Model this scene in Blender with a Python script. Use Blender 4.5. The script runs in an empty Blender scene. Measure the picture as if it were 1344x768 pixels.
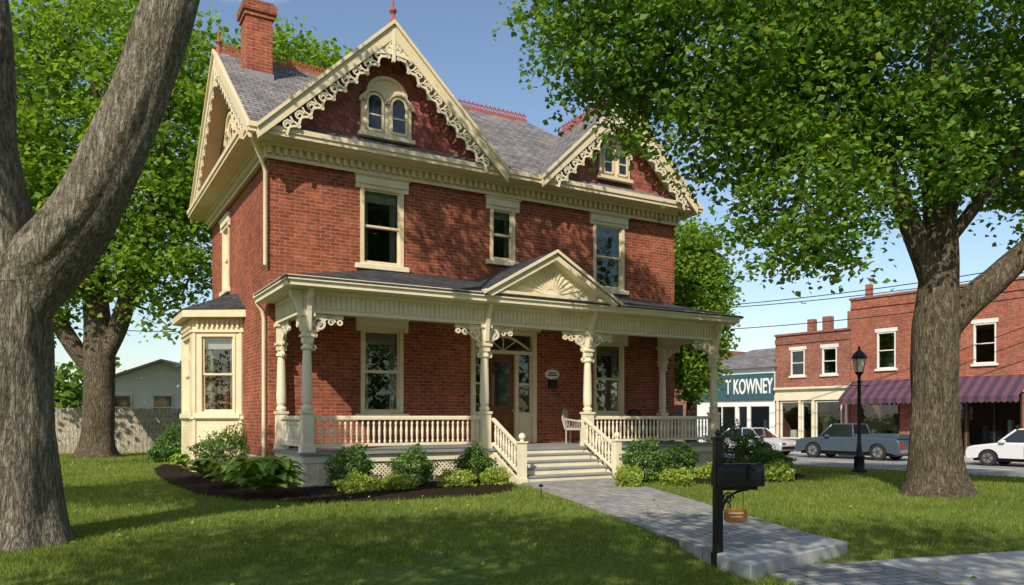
import bpy, math, random
import numpy as np
from mathutils import Vector, Matrix, noise
R=random.Random(7)
scene=bpy.context.scene
# ------------------------------------------------------------------ helpers
def link(o,parent=None):
    scene.collection.objects.link(o)
    if parent: o.parent=parent
    return o
def empty(name,loc=(0,0,0),rz=0):
    e=bpy.data.objects.new(name,None); e.location=loc; e.rotation_euler=(0,0,rz); e.empty_display_size=.3
    return link(e)
def XF(ox,oy,ax,ay,bx,by,oz=0):
    return Matrix(((ax,bx,0,ox),(ay,by,0,oy),(0,0,1,oz),(0,0,0,1)))
I4=Matrix.Identity(4)
class MB:
    def __init__(s,xf=None): s.v=[];s.f=[];s.m=[];s.xf=xf or I4.copy()
    def add(s,vs,fs,m=0):
        o=len(s.v); x=s.xf
        s.v+=[tuple(x@Vector(p)) for p in vs]; s.f+=[tuple(i+o for i in f) for f in fs]; s.m+=[m]*len(fs)
    def box(s,x0,x1,y0,y1,z0,z1,m=0):
        s.add([(x0,y0,z0),(x1,y0,z0),(x1,y1,z0),(x0,y1,z0),(x0,y0,z1),(x1,y0,z1),(x1,y1,z1),(x0,y1,z1)],
              [(0,3,2,1),(4,5,6,7),(0,1,5,4),(1,2,6,5),(2,3,7,6),(3,0,4,7)],m)
    def extr(s,p,y0,y1,m=0):   # polygon in xz, extruded in y
        n=len(p)
        s.add([(a,y0,b) for a,b in p]+[(a,y1,b) for a,b in p],
              [tuple(range(n)),tuple(range(2*n-1,n-1,-1))]+[(i,(i+1)%n,n+(i+1)%n,n+i) for i in range(n)],m)
    def extz(s,p,z0,z1,m=0):
        n=len(p)
        s.add([(a,b,z0) for a,b in p]+[(a,b,z1) for a,b in p],
              [tuple(range(n)),tuple(range(2*n-1,n-1,-1))]+[(i,(i+1)%n,n+(i+1)%n,n+i) for i in range(n)],m)
    def extx(s,p,x0,x1,m=0):
        n=len(p)
        s.add([(x0,a,b) for a,b in p]+[(x1,a,b) for a,b in p],
              [tuple(range(n)),tuple(range(2*n-1,n-1,-1))]+[(i,(i+1)%n,n+(i+1)%n,n+i) for i in range(n)],m)
    def lathe(s,cx,cy,prof,n=10,m=0):
        vs=[];fs=[]
        for r,z in prof:
            for k in range(n):
                a=2*math.pi*k/n; vs.append((cx+r*math.cos(a),cy+r*math.sin(a),z))
        for i in range(len(prof)-1):
            for k in range(n):
                fs.append((i*n+k,i*n+(k+1)%n,(i+1)*n+(k+1)%n,(i+1)*n+k))
        fs.append(tuple(range(n))[::-1]); fs.append(tuple((len(prof)-1)*n+k for k in range(n)))
        s.add(vs,fs,m)
    def ribbon(s,p,w,y0,y1,m=0,closed=False):
        n=len(p); vs=[];fs=[]
        for i in range(n):
            if closed: a=p[(i-1)%n];b=p[(i+1)%n]
            else: a=p[max(0,i-1)];b=p[min(n-1,i+1)]
            dx=b[0]-a[0];dz=b[1]-a[1];l=math.hypot(dx,dz) or 1
            nx=-dz/l*w/2;nz=dx/l*w/2;x,z=p[i]
            vs+=[(x+nx,y0,z+nz),(x-nx,y0,z-nz),(x-nx,y1,z-nz),(x+nx,y1,z+nz)]
        for i in range(n if closed else n-1):
            a=4*i;b=4*((i+1)%n)
            for k in range(4): fs.append((a+k,a+(k+1)%4,b+(k+1)%4,b+k))
        s.add(vs,fs,m)
    def ring(s,cx,cz,r,w,y0,y1,m=0,n=14):
        s.ribbon([(cx+r*math.cos(2*math.pi*i/n),cz+r*math.sin(2*math.pi*i/n)) for i in range(n)],w,y0,y1,m,True)
    def tube(s,pts,rad,n=8,m=0):
        P=[Vector(p) for p in pts]; vs=[];fs=[]
        if not hasattr(rad,'__len__'): rad=[rad]*len(P)
        for i,p in enumerate(P):
            d=(P[min(i+1,len(P)-1)]-P[max(i-1,0)]).normalized()
            u=d.orthogonal().normalized() if i==0 else (u-d*u.dot(d)).normalized()
            w=d.cross(u)
            for k in range(n):
                a=2*math.pi*k/n; vs.append(tuple(p+(u*math.cos(a)+w*math.sin(a))*rad[i]))
        for i in range(len(P)-1):
            for k in range(n): fs.append((i*n+k,i*n+(k+1)%n,(i+1)*n+(k+1)%n,(i+1)*n+k))
        fs.append(tuple(range(n))[::-1]); fs.append(tuple((len(P)-1)*n+k for k in range(n)))
        s.add(vs,fs,m)
    def obj(s,name,parent=None,mats=(),smooth=False,bevel=0,loc=None,rz=None):
        import bmesh
        me=bpy.data.meshes.new(name); me.from_pydata(s.v,[],s.f)
        for m in mats: me.materials.append(m)
        me.polygons.foreach_set('material_index',s.m)
        bm=bmesh.new(); bm.from_mesh(me); bmesh.ops.recalc_face_normals(bm,faces=bm.faces); bm.to_mesh(me); bm.free()
        if smooth:
            me.polygons.foreach_set('use_smooth',[True]*len(me.polygons))
            try: me.set_sharp_from_angle(angle=math.radians(38))
            except Exception: pass
        o=bpy.data.objects.new(name,me); link(o,parent)
        if loc is not None: o.location=loc
        if rz is not None: o.rotation_euler=(0,0,rz)
        if bevel:
            b=o.modifiers.new('bevel','BEVEL'); b.width=bevel; b.segments=1; b.limit_method='ANGLE'
        return o
def np_mesh(name,V,F,mats,parent=None,loc=None,mi=None,smooth=False):
    me=bpy.data.meshes.new(name); k=F.shape[1]
    me.vertices.add(len(V)); me.vertices.foreach_set('co',V.astype(np.float32).ravel())
    me.loops.add(F.size); me.loops.foreach_set('vertex_index',F.astype(np.int32).ravel())
    me.polygons.add(len(F)); me.polygons.foreach_set('loop_start',np.arange(0,F.size,k,dtype=np.int32))
    try: me.polygons.foreach_set('loop_total',np.full(len(F),k,dtype=np.int32))
    except Exception: pass
    for m in mats: me.materials.append(m)
    if smooth: me.polygons.foreach_set('use_smooth',np.ones(len(F),dtype=bool))
    me.update(calc_edges=True); me.validate()
    o=bpy.data.objects.new(name,me); link(o,parent)
    if loc is not None: o.location=loc
    return o
# ------------------------------------------------------------------ materials
class N:
    def __init__(s,name):
        s.mat=bpy.data.materials.new(name); s.mat.use_nodes=True; s.t=s.mat.node_tree; s.t.nodes.clear()
        s.out=s.n('ShaderNodeOutputMaterial')
    def n(s,ty,**k):
        x=s.t.nodes.new(ty)
        for a,b in k.items(): setattr(x,a,b)
        return x
    def l(s,a,b): s.t.links.new(a,b)
    def noise(s,vec,scale,detail=4,rough=.6):
        x=s.n('ShaderNodeTexNoise'); x.inputs['Scale'].default_value=scale; x.inputs['Detail'].default_value=detail
        x.inputs['Roughness'].default_value=rough
        if vec is not None: s.l(vec,x.inputs['Vector'])
        return x.outputs['Fac']
    def ramp(s,fac,stops):
        x=s.n('ShaderNodeValToRGB'); e=x.color_ramp.elements
        while len(e)<len(stops): e.new(.5)
        for i,(p,c) in enumerate(stops): e[i].position=p; e[i].color=(*c,1) if len(c)==3 else c
        s.l(fac,x.inputs['Fac']); return x.outputs['Color']
    def mix(s,fac,a,b,mode='MIX'):
        x=s.n('ShaderNodeMix',data_type='RGBA',blend_type=mode)
        for v,i in((fac,0),(a,6),(b,7)):
            if hasattr(v,'links'): s.l(v,x.inputs[i])
            else: x.inputs[i].default_value=v if i==0 else (*v,1)
        return x.outputs[2]
    def math(s,op,a,b=None,clamp=False):
        x=s.n('ShaderNodeMath',operation=op,use_clamp=clamp)
        for i,v in enumerate((a,b)):
            if v is None: continue
            if hasattr(v,'links'): s.l(v,x.inputs[i])
            else: x.inputs[i].default_value=v
        return x.outputs[0]
    def bump(s,h,st=.3,dist=.02):
        x=s.n('ShaderNodeBump'); x.inputs['Strength'].default_value=st; x.inputs['Distance'].default_value=dist
        s.l(h,x.inputs['Height']); return x.outputs['Normal']
    def bsdf(s,col,rough=.8,bump=None,metal=0,spec=.4):
        x=s.n('ShaderNodeBsdfPrincipled'); x.inputs['Roughness'].default_value=rough; x.inputs['Metallic'].default_value=metal
        x.inputs['Specular IOR Level'].default_value=spec
        if hasattr(col,'links'): s.l(col,x.inputs['Base Color'])
        else: x.inputs['Base Color'].default_value=(*col,1)
        if bump is not None: s.l(bump,x.inputs['Normal'])
        s.l(x.outputs[0],s.out.inputs[0]); return x
    def tc(s,w='Object'): return s.n('ShaderNodeTexCoord').outputs[w]
    def wallvec(s):
        t=s.n('ShaderNodeTexCoord'); a=s.n('ShaderNodeSeparateXYZ'); b=s.n('ShaderNodeSeparateXYZ')
        s.l(t.outputs['Object'],a.inputs[0]); s.l(t.outputs['Normal'],b.inputs[0])
        f=s.math('GREATER_THAN',s.math('ABSOLUTE',b.outputs[0]),s.math('ABSOLUTE',b.outputs[1]))
        x=s.n('ShaderNodeMix',data_type='FLOAT'); s.l(f,x.inputs[0]); s.l(a.outputs[0],x.inputs[2]); s.l(a.outputs[1],x.inputs[3])
        c=s.n('ShaderNodeCombineXYZ'); s.l(x.outputs[0],c.inputs[0]); s.l(a.outputs[2],c.inputs[1])
        return c.outputs[0],t.outputs['Object']
def m_brick(name,c1,c2,mort,bw=.27,rh=.085,ms=.012,bias=0.,stain=.35):
    n=N(name); v,o=n.wallvec()
    b=n.n('ShaderNodeTexBrick'); n.l(v,b.inputs['Vector'])
    b.inputs['Scale'].default_value=1; b.inputs['Brick Width'].default_value=bw; b.inputs['Row Height'].default_value=rh
    b.inputs['Mortar Size'].default_value=ms; b.inputs['Mortar Smooth'].default_value=.3; b.inputs['Bias'].default_value=bias
    b.inputs['Color1'].default_value=(*c1,1); b.inputs['Color2'].default_value=(*c2,1); b.inputs['Mortar'].default_value=(*mort,1)
    st=n.noise(o,.7,5,.65); fine=n.noise(o,22,3); mid=n.noise(v,5.5,3,.7)
    c=n.mix(1,b.outputs['Color'],n.ramp(st,[(.3,(1-stain,)*3),(.7,(1.12,)*3)]),'MULTIPLY')
    c=n.mix(1,c,n.ramp(mid,[(.33,(.74,.70,.70)),(.66,(1.16,1.14,1.10))]),'MULTIPLY')
    c=n.mix(.6,c,n.ramp(fine,[(.3,(.72,)*3),(.7,(1.2,)*3)]),'MULTIPLY')
    h=n.math('ADD',n.math('MULTIPLY',b.outputs['Fac'],-1),n.math('MULTIPLY',fine,.4))
    n.bsdf(c,.88,n.bump(h,.5,.012),spec=.2); return n.mat
def m_paint(name,col,rough=.55,var=.14,bump=.08,dirt=(.55,.5,.42)):
    n=N(name); o=n.tc()
    a=n.noise(o,1.3,5,.7); f=n.noise(o,30,3)
    c=n.mix(1,col,n.ramp(a,[(.3,(1-var,)*3),(.65,(1.03,)*3)]),'MULTIPLY')
    d=n.ramp(n.noise(o,4.5,6,.75),[(.56,(0,0,0)),(.78,(.4,)*3)])
    c=n.mix(d,c,tuple(col[i]*dirt[i] for i in range(3)))
    n.bsdf(c,rough,n.bump(f,bump,.01),spec=.35); return n.mat
def m_plain(name,col,rough=.5,metal=0,spec=.4,var=.15,sc=8):
    n=N(name); o=n.tc(); c=n.mix(1,col,n.ramp(n.noise(o,sc,4),[(.3,(1-var,)*3),(.7,(1+var*.5,)*3)]),'MULTIPLY')
    n.bsdf(c,rough,None,metal,spec); return n.mat
def m_scale(name,c0,c1):
    n=N(name); g=n.n('ShaderNodeNewGeometry'); c=n.ramp(g.outputs['Random Per Island'],[(0,c0),(1,c1)]); n.bsdf(c,.75,spec=.3); return n.mat
def m_leaf(name,dark,light,trans=.35,yel=None,sc=.5,far=False):
    n=N(name); g=n.n('ShaderNodeNewGeometry'); o=n.tc()
    r=g.outputs['Random Per Island']; cl=n.noise(o,sc,2)
    f=n.math('ADD',n.math('MULTIPLY',r,.5),n.math('MULTIPLY',n.math('SUBTRACT',cl,.25),1.0),True)
    c=n.ramp(f,[(.1,dark),(.85,light)])
    if yel: c=n.mix(n.math('GREATER_THAN',r,.97),c,yel)
    if far: p=n.n('ShaderNodeBsdfDiffuse'); n.l(c,p.inputs[0])
    else:
        p=n.n('ShaderNodeBsdfPrincipled'); n.l(c,p.inputs['Base Color']); p.inputs['Roughness'].default_value=.45; p.inputs['Specular IOR Level'].default_value=.35
    t=n.n('ShaderNodeBsdfTranslucent'); n.l(n.mix(1,c,(1.5,1.5,.5),'MULTIPLY'),t.inputs[0])
    x=n.n('ShaderNodeMixShader'); x.inputs[0].default_value=trans; n.l(p.outputs[0],x.inputs[1]); n.l(t.outputs[0],x.inputs[2]); n.l(x.outputs[0],n.out.inputs[0])
    return n.mat
def m_bark(name,dark,light,bs=.08):
    n=N(name); o=n.tc(); mp=n.n('ShaderNodeMapping'); mp.inputs['Scale'].default_value=(6,6,1.3); n.l(o,mp.inputs[0])
    a=n.noise(mp.outputs[0],3.2,8,.72); b=n.noise(o,1.3,3); f=n.noise(o,24,4,.7)
    rd=n.math('ABSOLUTE',n.math('SUBTRACT',n.noise(mp.outputs[0],2.4,5,.6),.5)); rd=n.math('MULTIPLY',rd,7,True)
    c=n.ramp(a,[(.3,dark),(.62,light)]); c=n.mix(1,c,n.ramp(rd,[(0,(.42,.40,.38)),(.45,(1,1,1))]),'MULTIPLY')
    c=n.mix(1,c,n.ramp(b,[(.3,(.78,.82,.72)),(.7,(1.12,)*3)]),'MULTIPLY'); c=n.mix(.7,c,n.ramp(f,[(.3,(.65,)*3),(.7,(1.25,)*3)]),'MULTIPLY')
    h=n.math('ADD',n.math('MULTIPLY',rd,.8),a)
    n.bsdf(c,.95,n.bump(h,1,bs),spec=.12); return n.mat
M={}
M['brick']=m_brick('house_brick',(.41,.105,.05),(.25,.058,.032),(.36,.22,.15),.26,.092,.011)
M['shopbrick']=m_brick('shop_brick',(.44,.14,.085),(.32,.09,.055),(.40,.27,.2),.26,.09,.01)
M['shopbrick2']=m_brick('shop_brick_dark',(.38,.14,.095),(.27,.09,.065),(.36,.26,.2),.26,.09,.01)
M['cream']=m_paint('cream_paint',(.74,.61,.40))
M['cream2']=m_paint('pale_cream_paint',(.78,.69,.50))
M['white']=m_paint('white_paint',(.76,.73,.66))
M['grey']=m_paint('porch_grey_paint',(.27,.28,.28),.6,.25)
M['roof']=m_brick('roof_shingles',(.30,.285,.28),(.18,.175,.175),(.07,.07,.07),.30,.12,.013,0,.35)
M['darkroof']=m_brick('dark_shingles',(.085,.088,.095),(.05,.052,.056),(.02,.02,.02),.30,.08,.01,0,.3)
M['scale']=m_scale('fish_scale_red',(.20,.055,.045),(.36,.125,.10))
M['scaleback']=m_plain('gable_back_red',(.12,.035,.03),.8)
M['iron']=m_plain('cresting_iron_red',(.38,.09,.06),.7)
M['black']=m_plain('black_metal',(.012,.012,.014),.35,.3)
M['door']=m_paint('door_wood',(.17,.06,.022),.35,.3)
M['stone']=m_paint('foundation_stone',(.42,.385,.33),.9,.3,.3)
M['curtain']=m_plain('curtain_cloth',(.55,.52,.45),.9)
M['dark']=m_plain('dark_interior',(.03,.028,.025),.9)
M['bark']=m_bark('bark_grey',(.16,.13,.10),(.45,.39,.31),.05)
M['bark2']=m_bark('bark_brown',(.075,.055,.038),(.29,.23,.165),.05)
M['leafR']=m_leaf('leaf_maple',(.045,.11,.016),(.21,.36,.05),.42,(.38,.42,.06))
M['leafL']=m_leaf('leaf_yellowgreen',(.085,.17,.022),(.29,.43,.065),.45,far=True)
M['leafD']=m_leaf('leaf_far',(.05,.11,.02),(.19,.30,.06),.35,sc=.25,far=True)
M['shrub']=m_leaf('leaf_shrub',(.035,.085,.02),(.15,.27,.05),.28,sc=3)
M['lime']=m_leaf('leaf_lime',(.20,.28,.04),(.42,.50,.09),.35,sc=3)
M['hosta']=m_leaf('leaf_hosta',(.18,.30,.045),(.42,.54,.12),.35,sc=3)
M['grass']=m_leaf('grass_blades',(.09,.145,.028),(.29,.34,.075),.4,(.42,.38,.17),sc=.5,far=True)
n=N('glass'); g1=n.n('ShaderNodeBsdfGlossy'); g1.inputs['Roughness'].default_value=.015; g1.inputs['Color'].default_value=(.9,.95,.97,1)
t1=n.n('ShaderNodeBsdfTransparent'); t1.inputs[0].default_value=(.72,.76,.73,1)
fr=n.n('ShaderNodeFresnel'); fr.inputs[0].default_value=1.55
bm_=n.bump(n.noise(n.tc(),1.6,2),.05,.05); n.l(bm_,g1.inputs['Normal'])
x=n.n('ShaderNodeMixShader'); n.l(n.math('ADD',fr.outputs[0],.05,True),x.inputs[0]); n.l(t1.outputs[0],x.inputs[1]); n.l(g1.outputs[0],x.inputs[2]); n.l(x.outputs[0],n.out.inputs[0])
M['glass']=n.mat
n=N('lawn_soil'); o=n.tc(); a=n.noise(o,.35,5,.6); b=n.noise(o,18,4,.7)
c=n.ramp(a,[(.3,(.09,.14,.03)),(.55,(.155,.20,.045)),(.75,(.22,.24,.07))]); c=n.mix(1,c,n.ramp(b,[(.3,(.5,.55,.45)),(.7,(1.3,1.25,1.1))]),'MULTIPLY')
n.bsdf(c,.95,n.bump(b,.8,.04),spec=.1); M['lawn']=n.mat
n=N('mulch'); o=n.tc(); v=n.n('ShaderNodeTexVoronoi'); v.inputs['Scale'].default_value=28; n.l(o,v.inputs['Vector'])
c=n.ramp(v.outputs['Distance'],[(0,(.085,.05,.032)),(.6,(.018,.012,.009))]); n.bsdf(c,.95,n.bump(v.outputs['Distance'],1,.03),spec=.1); M['mulch']=n.mat
def m_conc(name,c0,c1,sc=3,rough=.9):
    n=N(name); o=n.tc(); a=n.noise(o,sc,6,.7); b=n.noise(o,60,3)
    c=n.ramp(a,[(.3,c0),(.7,c1)]); c=n.mix(.5,c,n.ramp(b,[(.3,(.75,)*3),(.7,(1.2,)*3)]),'MULTIPLY'); n.bsdf(c,rough,n.bump(b,.25,.008),spec=.2); return n.mat
M['conc']=m_conc('concrete',(.38,.355,.32),(.53,.50,.45))
M['granite']=m_conc('granite_step',(.32,.315,.305),(.46,.455,.43))
M['asphalt']=m_conc('asphalt',(.22,.215,.205),(.30,.295,.28),.6)
M['line']=m_paint('road_paint',(.7,.68,.6),.8,.3)
def m_paver(name,c1,c2,mo,bw,rh):
    n=N(name); o=n.tc(); b=n.n('ShaderNodeTexBrick'); n.l(o,b.inputs['Vector']); b.inputs['Scale'].default_value=1
    b.inputs['Brick Width'].default_value=bw; b.inputs['Row Height'].default_value=rh; b.inputs['Mortar Size'].default_value=.008
    b.inputs['Color1'].default_value=(*c1,1); b.inputs['Color2'].default_value=(*c2,1); b.inputs['Mortar'].default_value=(*mo,1)
    a=n.noise(o,2,5,.7); f=n.noise(o,40,3)
    c=n.mix(1,b.outputs['Color'],n.ramp(a,[(.3,(.7,)*3),(.7,(1.15,)*3)]),'MULTIPLY')
    n.bsdf(c,.9,n.bump(n.math('ADD',n.math('MULTIPLY',b.outputs['Fac'],-1),n.math('MULTIPLY',f,.5)),.6,.012),spec=.2); return n.mat
M['paver']=m_paver('pavers',(.42,.395,.36),(.27,.265,.255),(.10,.10,.075),.24,.14)
M['fence']=m_bark('fence_wood',(.38,.32,.25),(.60,.53,.44),.01)
M['awn1']=m_plain('awning_purple',(.13,.055,.085),.8); M['awn2']=m_plain('awning_dark',(.06,.035,.055),.8)
M['teal']=m_plain('sign_teal',(.04,.10,.12),.6); M['letter']=m_plain('sign_letter_white',(.78,.78,.74),.6,var=.05)
M['rubber']=m_plain('rubber',(.02,.02,.02),.8); M['rim']=m_plain('rim_metal',(.5,.5,.52),.3,.8)
M['carglass']=m_plain('car_glass',(.015,.018,.02),.05,0,.8); M['carwhite']=m_plain('car_paint_white',(.72,.73,.74),.25,.1,.5,.04)
M['carblue']=m_plain('car_paint_slate',(.09,.125,.16),.28,.4,.5,.08); M['carsilver']=m_plain('car_paint_silver',(.6,.62,.64),.3,.3,.5,.04)
M['red']=m_plain('tail_red',(.4,.02,.015),.3); M['wicker']=m_plain('wicker',(.5,.45,.37),.9,var=.4,sc=40)
M['woodsign']=m_plain('wood_sign',(.42,.16,.04),.6,var=.3); M['lampglass']=m_plain('lamp_glass',(.75,.75,.68),.2)
M['siding']=m_paint('white_siding',(.78,.79,.78),.6,.08)
# ------------------------------------------------------------------ terrain
def sm(t): t=np.clip(t,0,1); return t*t*(3-2*t)
def H(x,y):
    x=np.asarray(x,float);y=np.asarray(y,float)
    w=.8*x+.6*y; z=-.33*sm((w-17)/9.5); m=(x-3.63)*.25-(y-8.37)*.97
    z=z-.12*sm((m+2)/1.3)*(1-sm((w-17)/4))
    z=z+.02*np.sin(x*.7+1)*np.cos(y*.5)*(w<26)
    return np.where(w>27.42,-.47,z)
ws=[-700,-300,-150,-80,-50,-35,-25]+list(np.arange(-18,27,.6))+[27.4,27.45,30,34,38,45,60,100,200,400,700]
qs=[-700,-300,-150,-80,-50,-35]+list(np.arange(-26,60,.9))+[65,80,100,150,300,700]
W,Q=np.meshgrid(ws,qs); X=.8*W-.6*Q; Y=.6*W+.8*Q; Z=H(X,Y)
V=np.stack([X,Y,Z],-1).reshape(-1,3); nc=len(ws); idx=np.arange(len(qs)*nc).reshape(len(qs),nc)
F=np.stack([idx[:-1,:-1],idx[:-1,1:],idx[1:,1:],idx[1:,:-1]],-1).reshape(-1,4)
np_mesh('ground',V,F,[M['lawn']],smooth=True)
def wq(w,q): return (.8*w-.6*q,.6*w+.8*q)
RZ=math.atan2(.8,-.6)  # street frame: local x = +q, local y = -w
def street_obj(name,w0,w1,q0,q1,z0,z1,mat):
    b=MB(); b.box(q0,q1,-w1,-w0,z0,z1); return b.obj(name,None,[mat],rz=RZ)
street_obj('road',27.55,37.95,-250,300,-.6,-.45,M['asphalt'])
street_obj('kerb',27.35,27.55,-250,300,-.6,-.325,M['conc'])
street_obj('far_kerb',37.95,38.15,-250,300,-.6,-.325,M['granite'])
street_obj('street_sidewalk',38.15,40.6,-250,300,-.6,-.33,M['conc'])
b=MB()
for i in range(-40,50): b.box(i*6,i*6+3,-32.9,-32.75,-.449,-.444)
for i in range(-6,12): b.box(i*6.5,i*6.5+.1,-37.9,-35.6,-.449,-.444)
b.obj('road_marking',None,[M['line']],rz=RZ)
def poly_slab(name,pts,z0,z1,mat,ang,bev=0):
    c=np.mean(pts,0); ca,sa=math.cos(-ang),math.sin(-ang)
    b=MB(); b.extz([((p[0]-c[0])*ca-(p[1]-c[1])*sa,(p[0]-c[0])*sa+(p[1]-c[1])*ca) for p in pts],z0,z1)
    return b.obj(name,None,[mat],loc=(c[0],c[1],0),rz=ang,bevel=bev)
WK=[(.22,17.95),(2.62,19.35),(3.9,9.95),(2.26,8.55)]
poly_slab('walkway',WK,-.25,.035,M['paver'],math.radians(-76))
poly_slab('walkway_step_stone',[(2.265,8.535),(3.91,9.935),(4.06,9.3),(2.44,7.87)],-.3,.045,M['granite'],math.radians(40),.015)
ex,ey=.962,.274
def sw(a,b): return (2.62+ex*a+ey*b, 8.42+ey*a-ex*b)
poly_slab('paver_apron',[sw(0,0),sw(1.55,0),sw(1.55,2),sw(0,2)],-.3,-.095,M['paver'],math.radians(16))
for i in range(7):
    a0=1.57+i*1.52; poly_slab('sidewalk',[sw(a0,0),sw(a0+1.5,0),sw(a0+1.5,2),sw(a0,2)],-.3,-.09+.003*(i%2),M['conc'],math.radians(16),.01)
# ------------------------------------------------------------------ HOUSE
HA=math.atan2(.505,.863); HO=(-4.53,17.0)
def hw(t,s): return (HO[0]+math.cos(HA)*t-math.sin(HA)*s, HO[1]+math.sin(HA)*t+math.cos(HA)*s)
house=empty('brick_house',(HO[0],HO[1],0),HA)
FRONT=XF(0,2.5,1,0,0,1); SIDE=XF(-.27,0,0,1,1,0); RIGHT=XF(13.0,0,0,1,-1,0)
T0,T1,S0,S1,WT=-.27,13.0,2.5,10.7,8.3
def wall(mb,a0,a1,z0,z1,ops,th=.3):
    xs=sorted({a0,a1,*[o[0] for o in ops],*[o[1] for o in ops]}); zs=sorted({z0,z1,*[o[2] for o in ops],*[o[3] for o in ops]})
    for i in range(len(xs)-1):
        for j in range(len(zs)-1):
            cx=(xs[i]+xs[i+1])/2; cz=(zs[j]+zs[j+1])/2
            if any(o[0]<cx<o[1] and o[2]<cz<o[3] for o in ops): continue
            mb.add([(xs[i],0,zs[j]),(xs[i+1],0,zs[j]),(xs[i+1],0,zs[j+1]),(xs[i],0,zs[j+1])],[(0,1,2,3)])
    for o in ops:
        p=[(o[0],o[2]),(o[1],o[2]),(o[1],o[3]),(o[0],o[3])]
        for k in range(4):
            q=p[(k+1)%4]; mb.add([(p[k][0],0,p[k][1]),(q[0],0,q[1]),(q[0],th,q[1]),(p[k][0],th,p[k][1])],[(0,1,2,3)])
FO=[(2.09,3.31,5.6,7.7),(5.97,6.81,6.1,7.67),(9.65,10.87,5.6,7.7),(2.1,3.3,1.65,3.95),(9.66,10.86,1.65,3.95),(5.35,7.55,.8,4.1)]
SO=[(7.6,8.7,5.5,7.5)]
wb=MB(FRONT); wall(wb,T0,T1,0,WT,FO)
wb.xf=SIDE; wall(wb,S0,S1,0,WT,SO)
wb.xf=RIGHT; wall(wb,S0,S1,0,WT,[])
wb.xf=I4; wb.add([(T0,S1,0),(T1,S1,0),(T1,S1,WT),(T0,S1,WT)],[(0,1,2,3)])
wb.obj('brick_walls',house,[M['brick']])
b=MB(); b.box(T0+.01,T1-.01,S0+.31,S0+.33,0,.8); b.box(T0+2,T1,6.5,6.55,0,8.2); b.box(1.6,1.65,2.9,10,0,8.2); b.box(T0+.1,T1-.1,2.9,10.5,4.6,4.65); b.box(T0+.1,T1-.1,2.9,10.5,.75,.79)
b.obj('interior_walls',house,[M['dark']])
b=MB(); b.box(T0-.06,T1+.06,S0-.06,S1+.06,-.3,.55); b.obj('stone_foundation',house,[M['stone']],bevel=.02)
trim=MB(); glass=MB(); curt=MB(); stonet=MB()
def window(a0,a1,z0,z1,xf,lintel=True,cas=.1,curtain=True):
    for q in (trim,glass,curt,stonet): q.xf=xf
    c=cas
    trim.box(a0+.003,a0+c,-.03,.12,z0,z1); trim.box(a1-c,a1-.003,-.03,.12,z0,z1); trim.box(a0+c,a1-c,-.028,.12,z1-c,z1-.003)
    trim.box(a0+c,a1-c,-.028,.12,z0+.002,z0+.06)
    i0,i1,j0,j1=a0+c,a1-c,z0+.06,z1-c; mid=(j0+j1)/2; s=.05
    for (k0,k1,yy) in ((j0,mid,.08),(mid-.03,j1,.045)):
        trim.box(i0,i0+s,yy,yy+.035,k0,k1); trim.box(i1-s,i1,yy,yy+.035,k0,k1)
        trim.box(i0+s,i1-s,yy,yy+.035,k0,k0+s*1.1); trim.box(i0+s,i1-s,yy,yy+.035,k1-s,k1)
        glass.add([(i0+s,yy+.02,k0+s),(i1-s,yy+.02,k0+s),(i1-s,yy+.02,k1-s),(i0+s,yy+.02,k1-s)],[(0,1,2,3)])
    stonet.box(a0-.14,a1+.14,-.1,.05,z0-.14,z0-.001)
    if lintel:
        stonet.box(a0-.13,a1+.13,-.07,.05,z1+.001,z1+.2); stonet.box(a0-.17,a1+.17,-.1,.03,z1+.2,z1+.27)
        stonet.box(a0-.13,a0+.0,-.06,.04,z1-.12,z1+.0); stonet.box(a1,a1+.13,-.06,.04,z1-.12,z1+.0)
    if curtain:
        w=i1-i0
        for (p,q) in ((i0-.05,i0+w*.2),(i1-w*.2,i1+.05)):
            nseg=14; vs=[]
            for k in range(nseg+1):
                u=p+(q-p)*k/nseg; d=.26+.03*math.sin(k*1.9); vs+=[(u,d,j0),(u,d,j1)]
            curt.add(vs,[(2*k,2*k+2,2*k+3,2*k+1) for k in range(nseg)])
        curt.box(i0-.02,i1+.02,.2,.205,j1-(j1-j0)*.16,j1)
for o in FO[:5]: window(*o,FRONT)
window(*SO[0],SIDE)
# door unit
trim.xf=glass.xf=stonet.xf=curt.xf=FRONT
fl=.8; a0,a1=5.35,7.55
stonet.box(a0-.12,a1+.12,-.08,.05,4.1,4.22); 
arc=[(a0-.1+(a1-a0+.2)*k/16, 4.22+.18*math.sin(math.pi*k/16)) for k in range(17)]
stonet.extr([(a0-.1,4.221)]+arc[1:-1]+[(a1+.1,4.221)],-.085,.05)
trim.box(a0,a0+.14,-.04,.15,fl,4.09); trim.box(a1-.14,a1,-.04,.15,fl,4.09); trim.box(a0+.14,a1-.14,-.035,.15,3.97,4.09)
trim.box(5.82,5.92,-.03,.15,fl,3.4); trim.box(6.82,6.92,-.03,.15,fl,3.4); trim.box(a0+.14,a1-.14,-.05,.15,3.4,3.5)
for (p,q) in ((5.49,5.82),(6.92,7.41)):
    trim.box(p,q,.05,.12,fl,1.7); trim.box(p+.05,q-.05,.03,.06,fl+.15,1.55); trim.box(p,p+.05,.05,.12,1.7,3.4); trim.box(q-.05,q,.05,.12,1.7,3.4); trim.box(p+.05,q-.05,.05,.12,2.5,2.56)
    glass.add([(p+.05,.09,1.7),(q-.05,.09,1.7),(q-.05,.09,3.4),(p+.05,.09,3.4)],[(0,1,2,3)])
glass.add([(5.49,.09,3.5),(7.41,.09,3.5),(7.41,.09,3.97),(5.49,.09,3.97)],[(0,1,2,3)])
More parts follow.
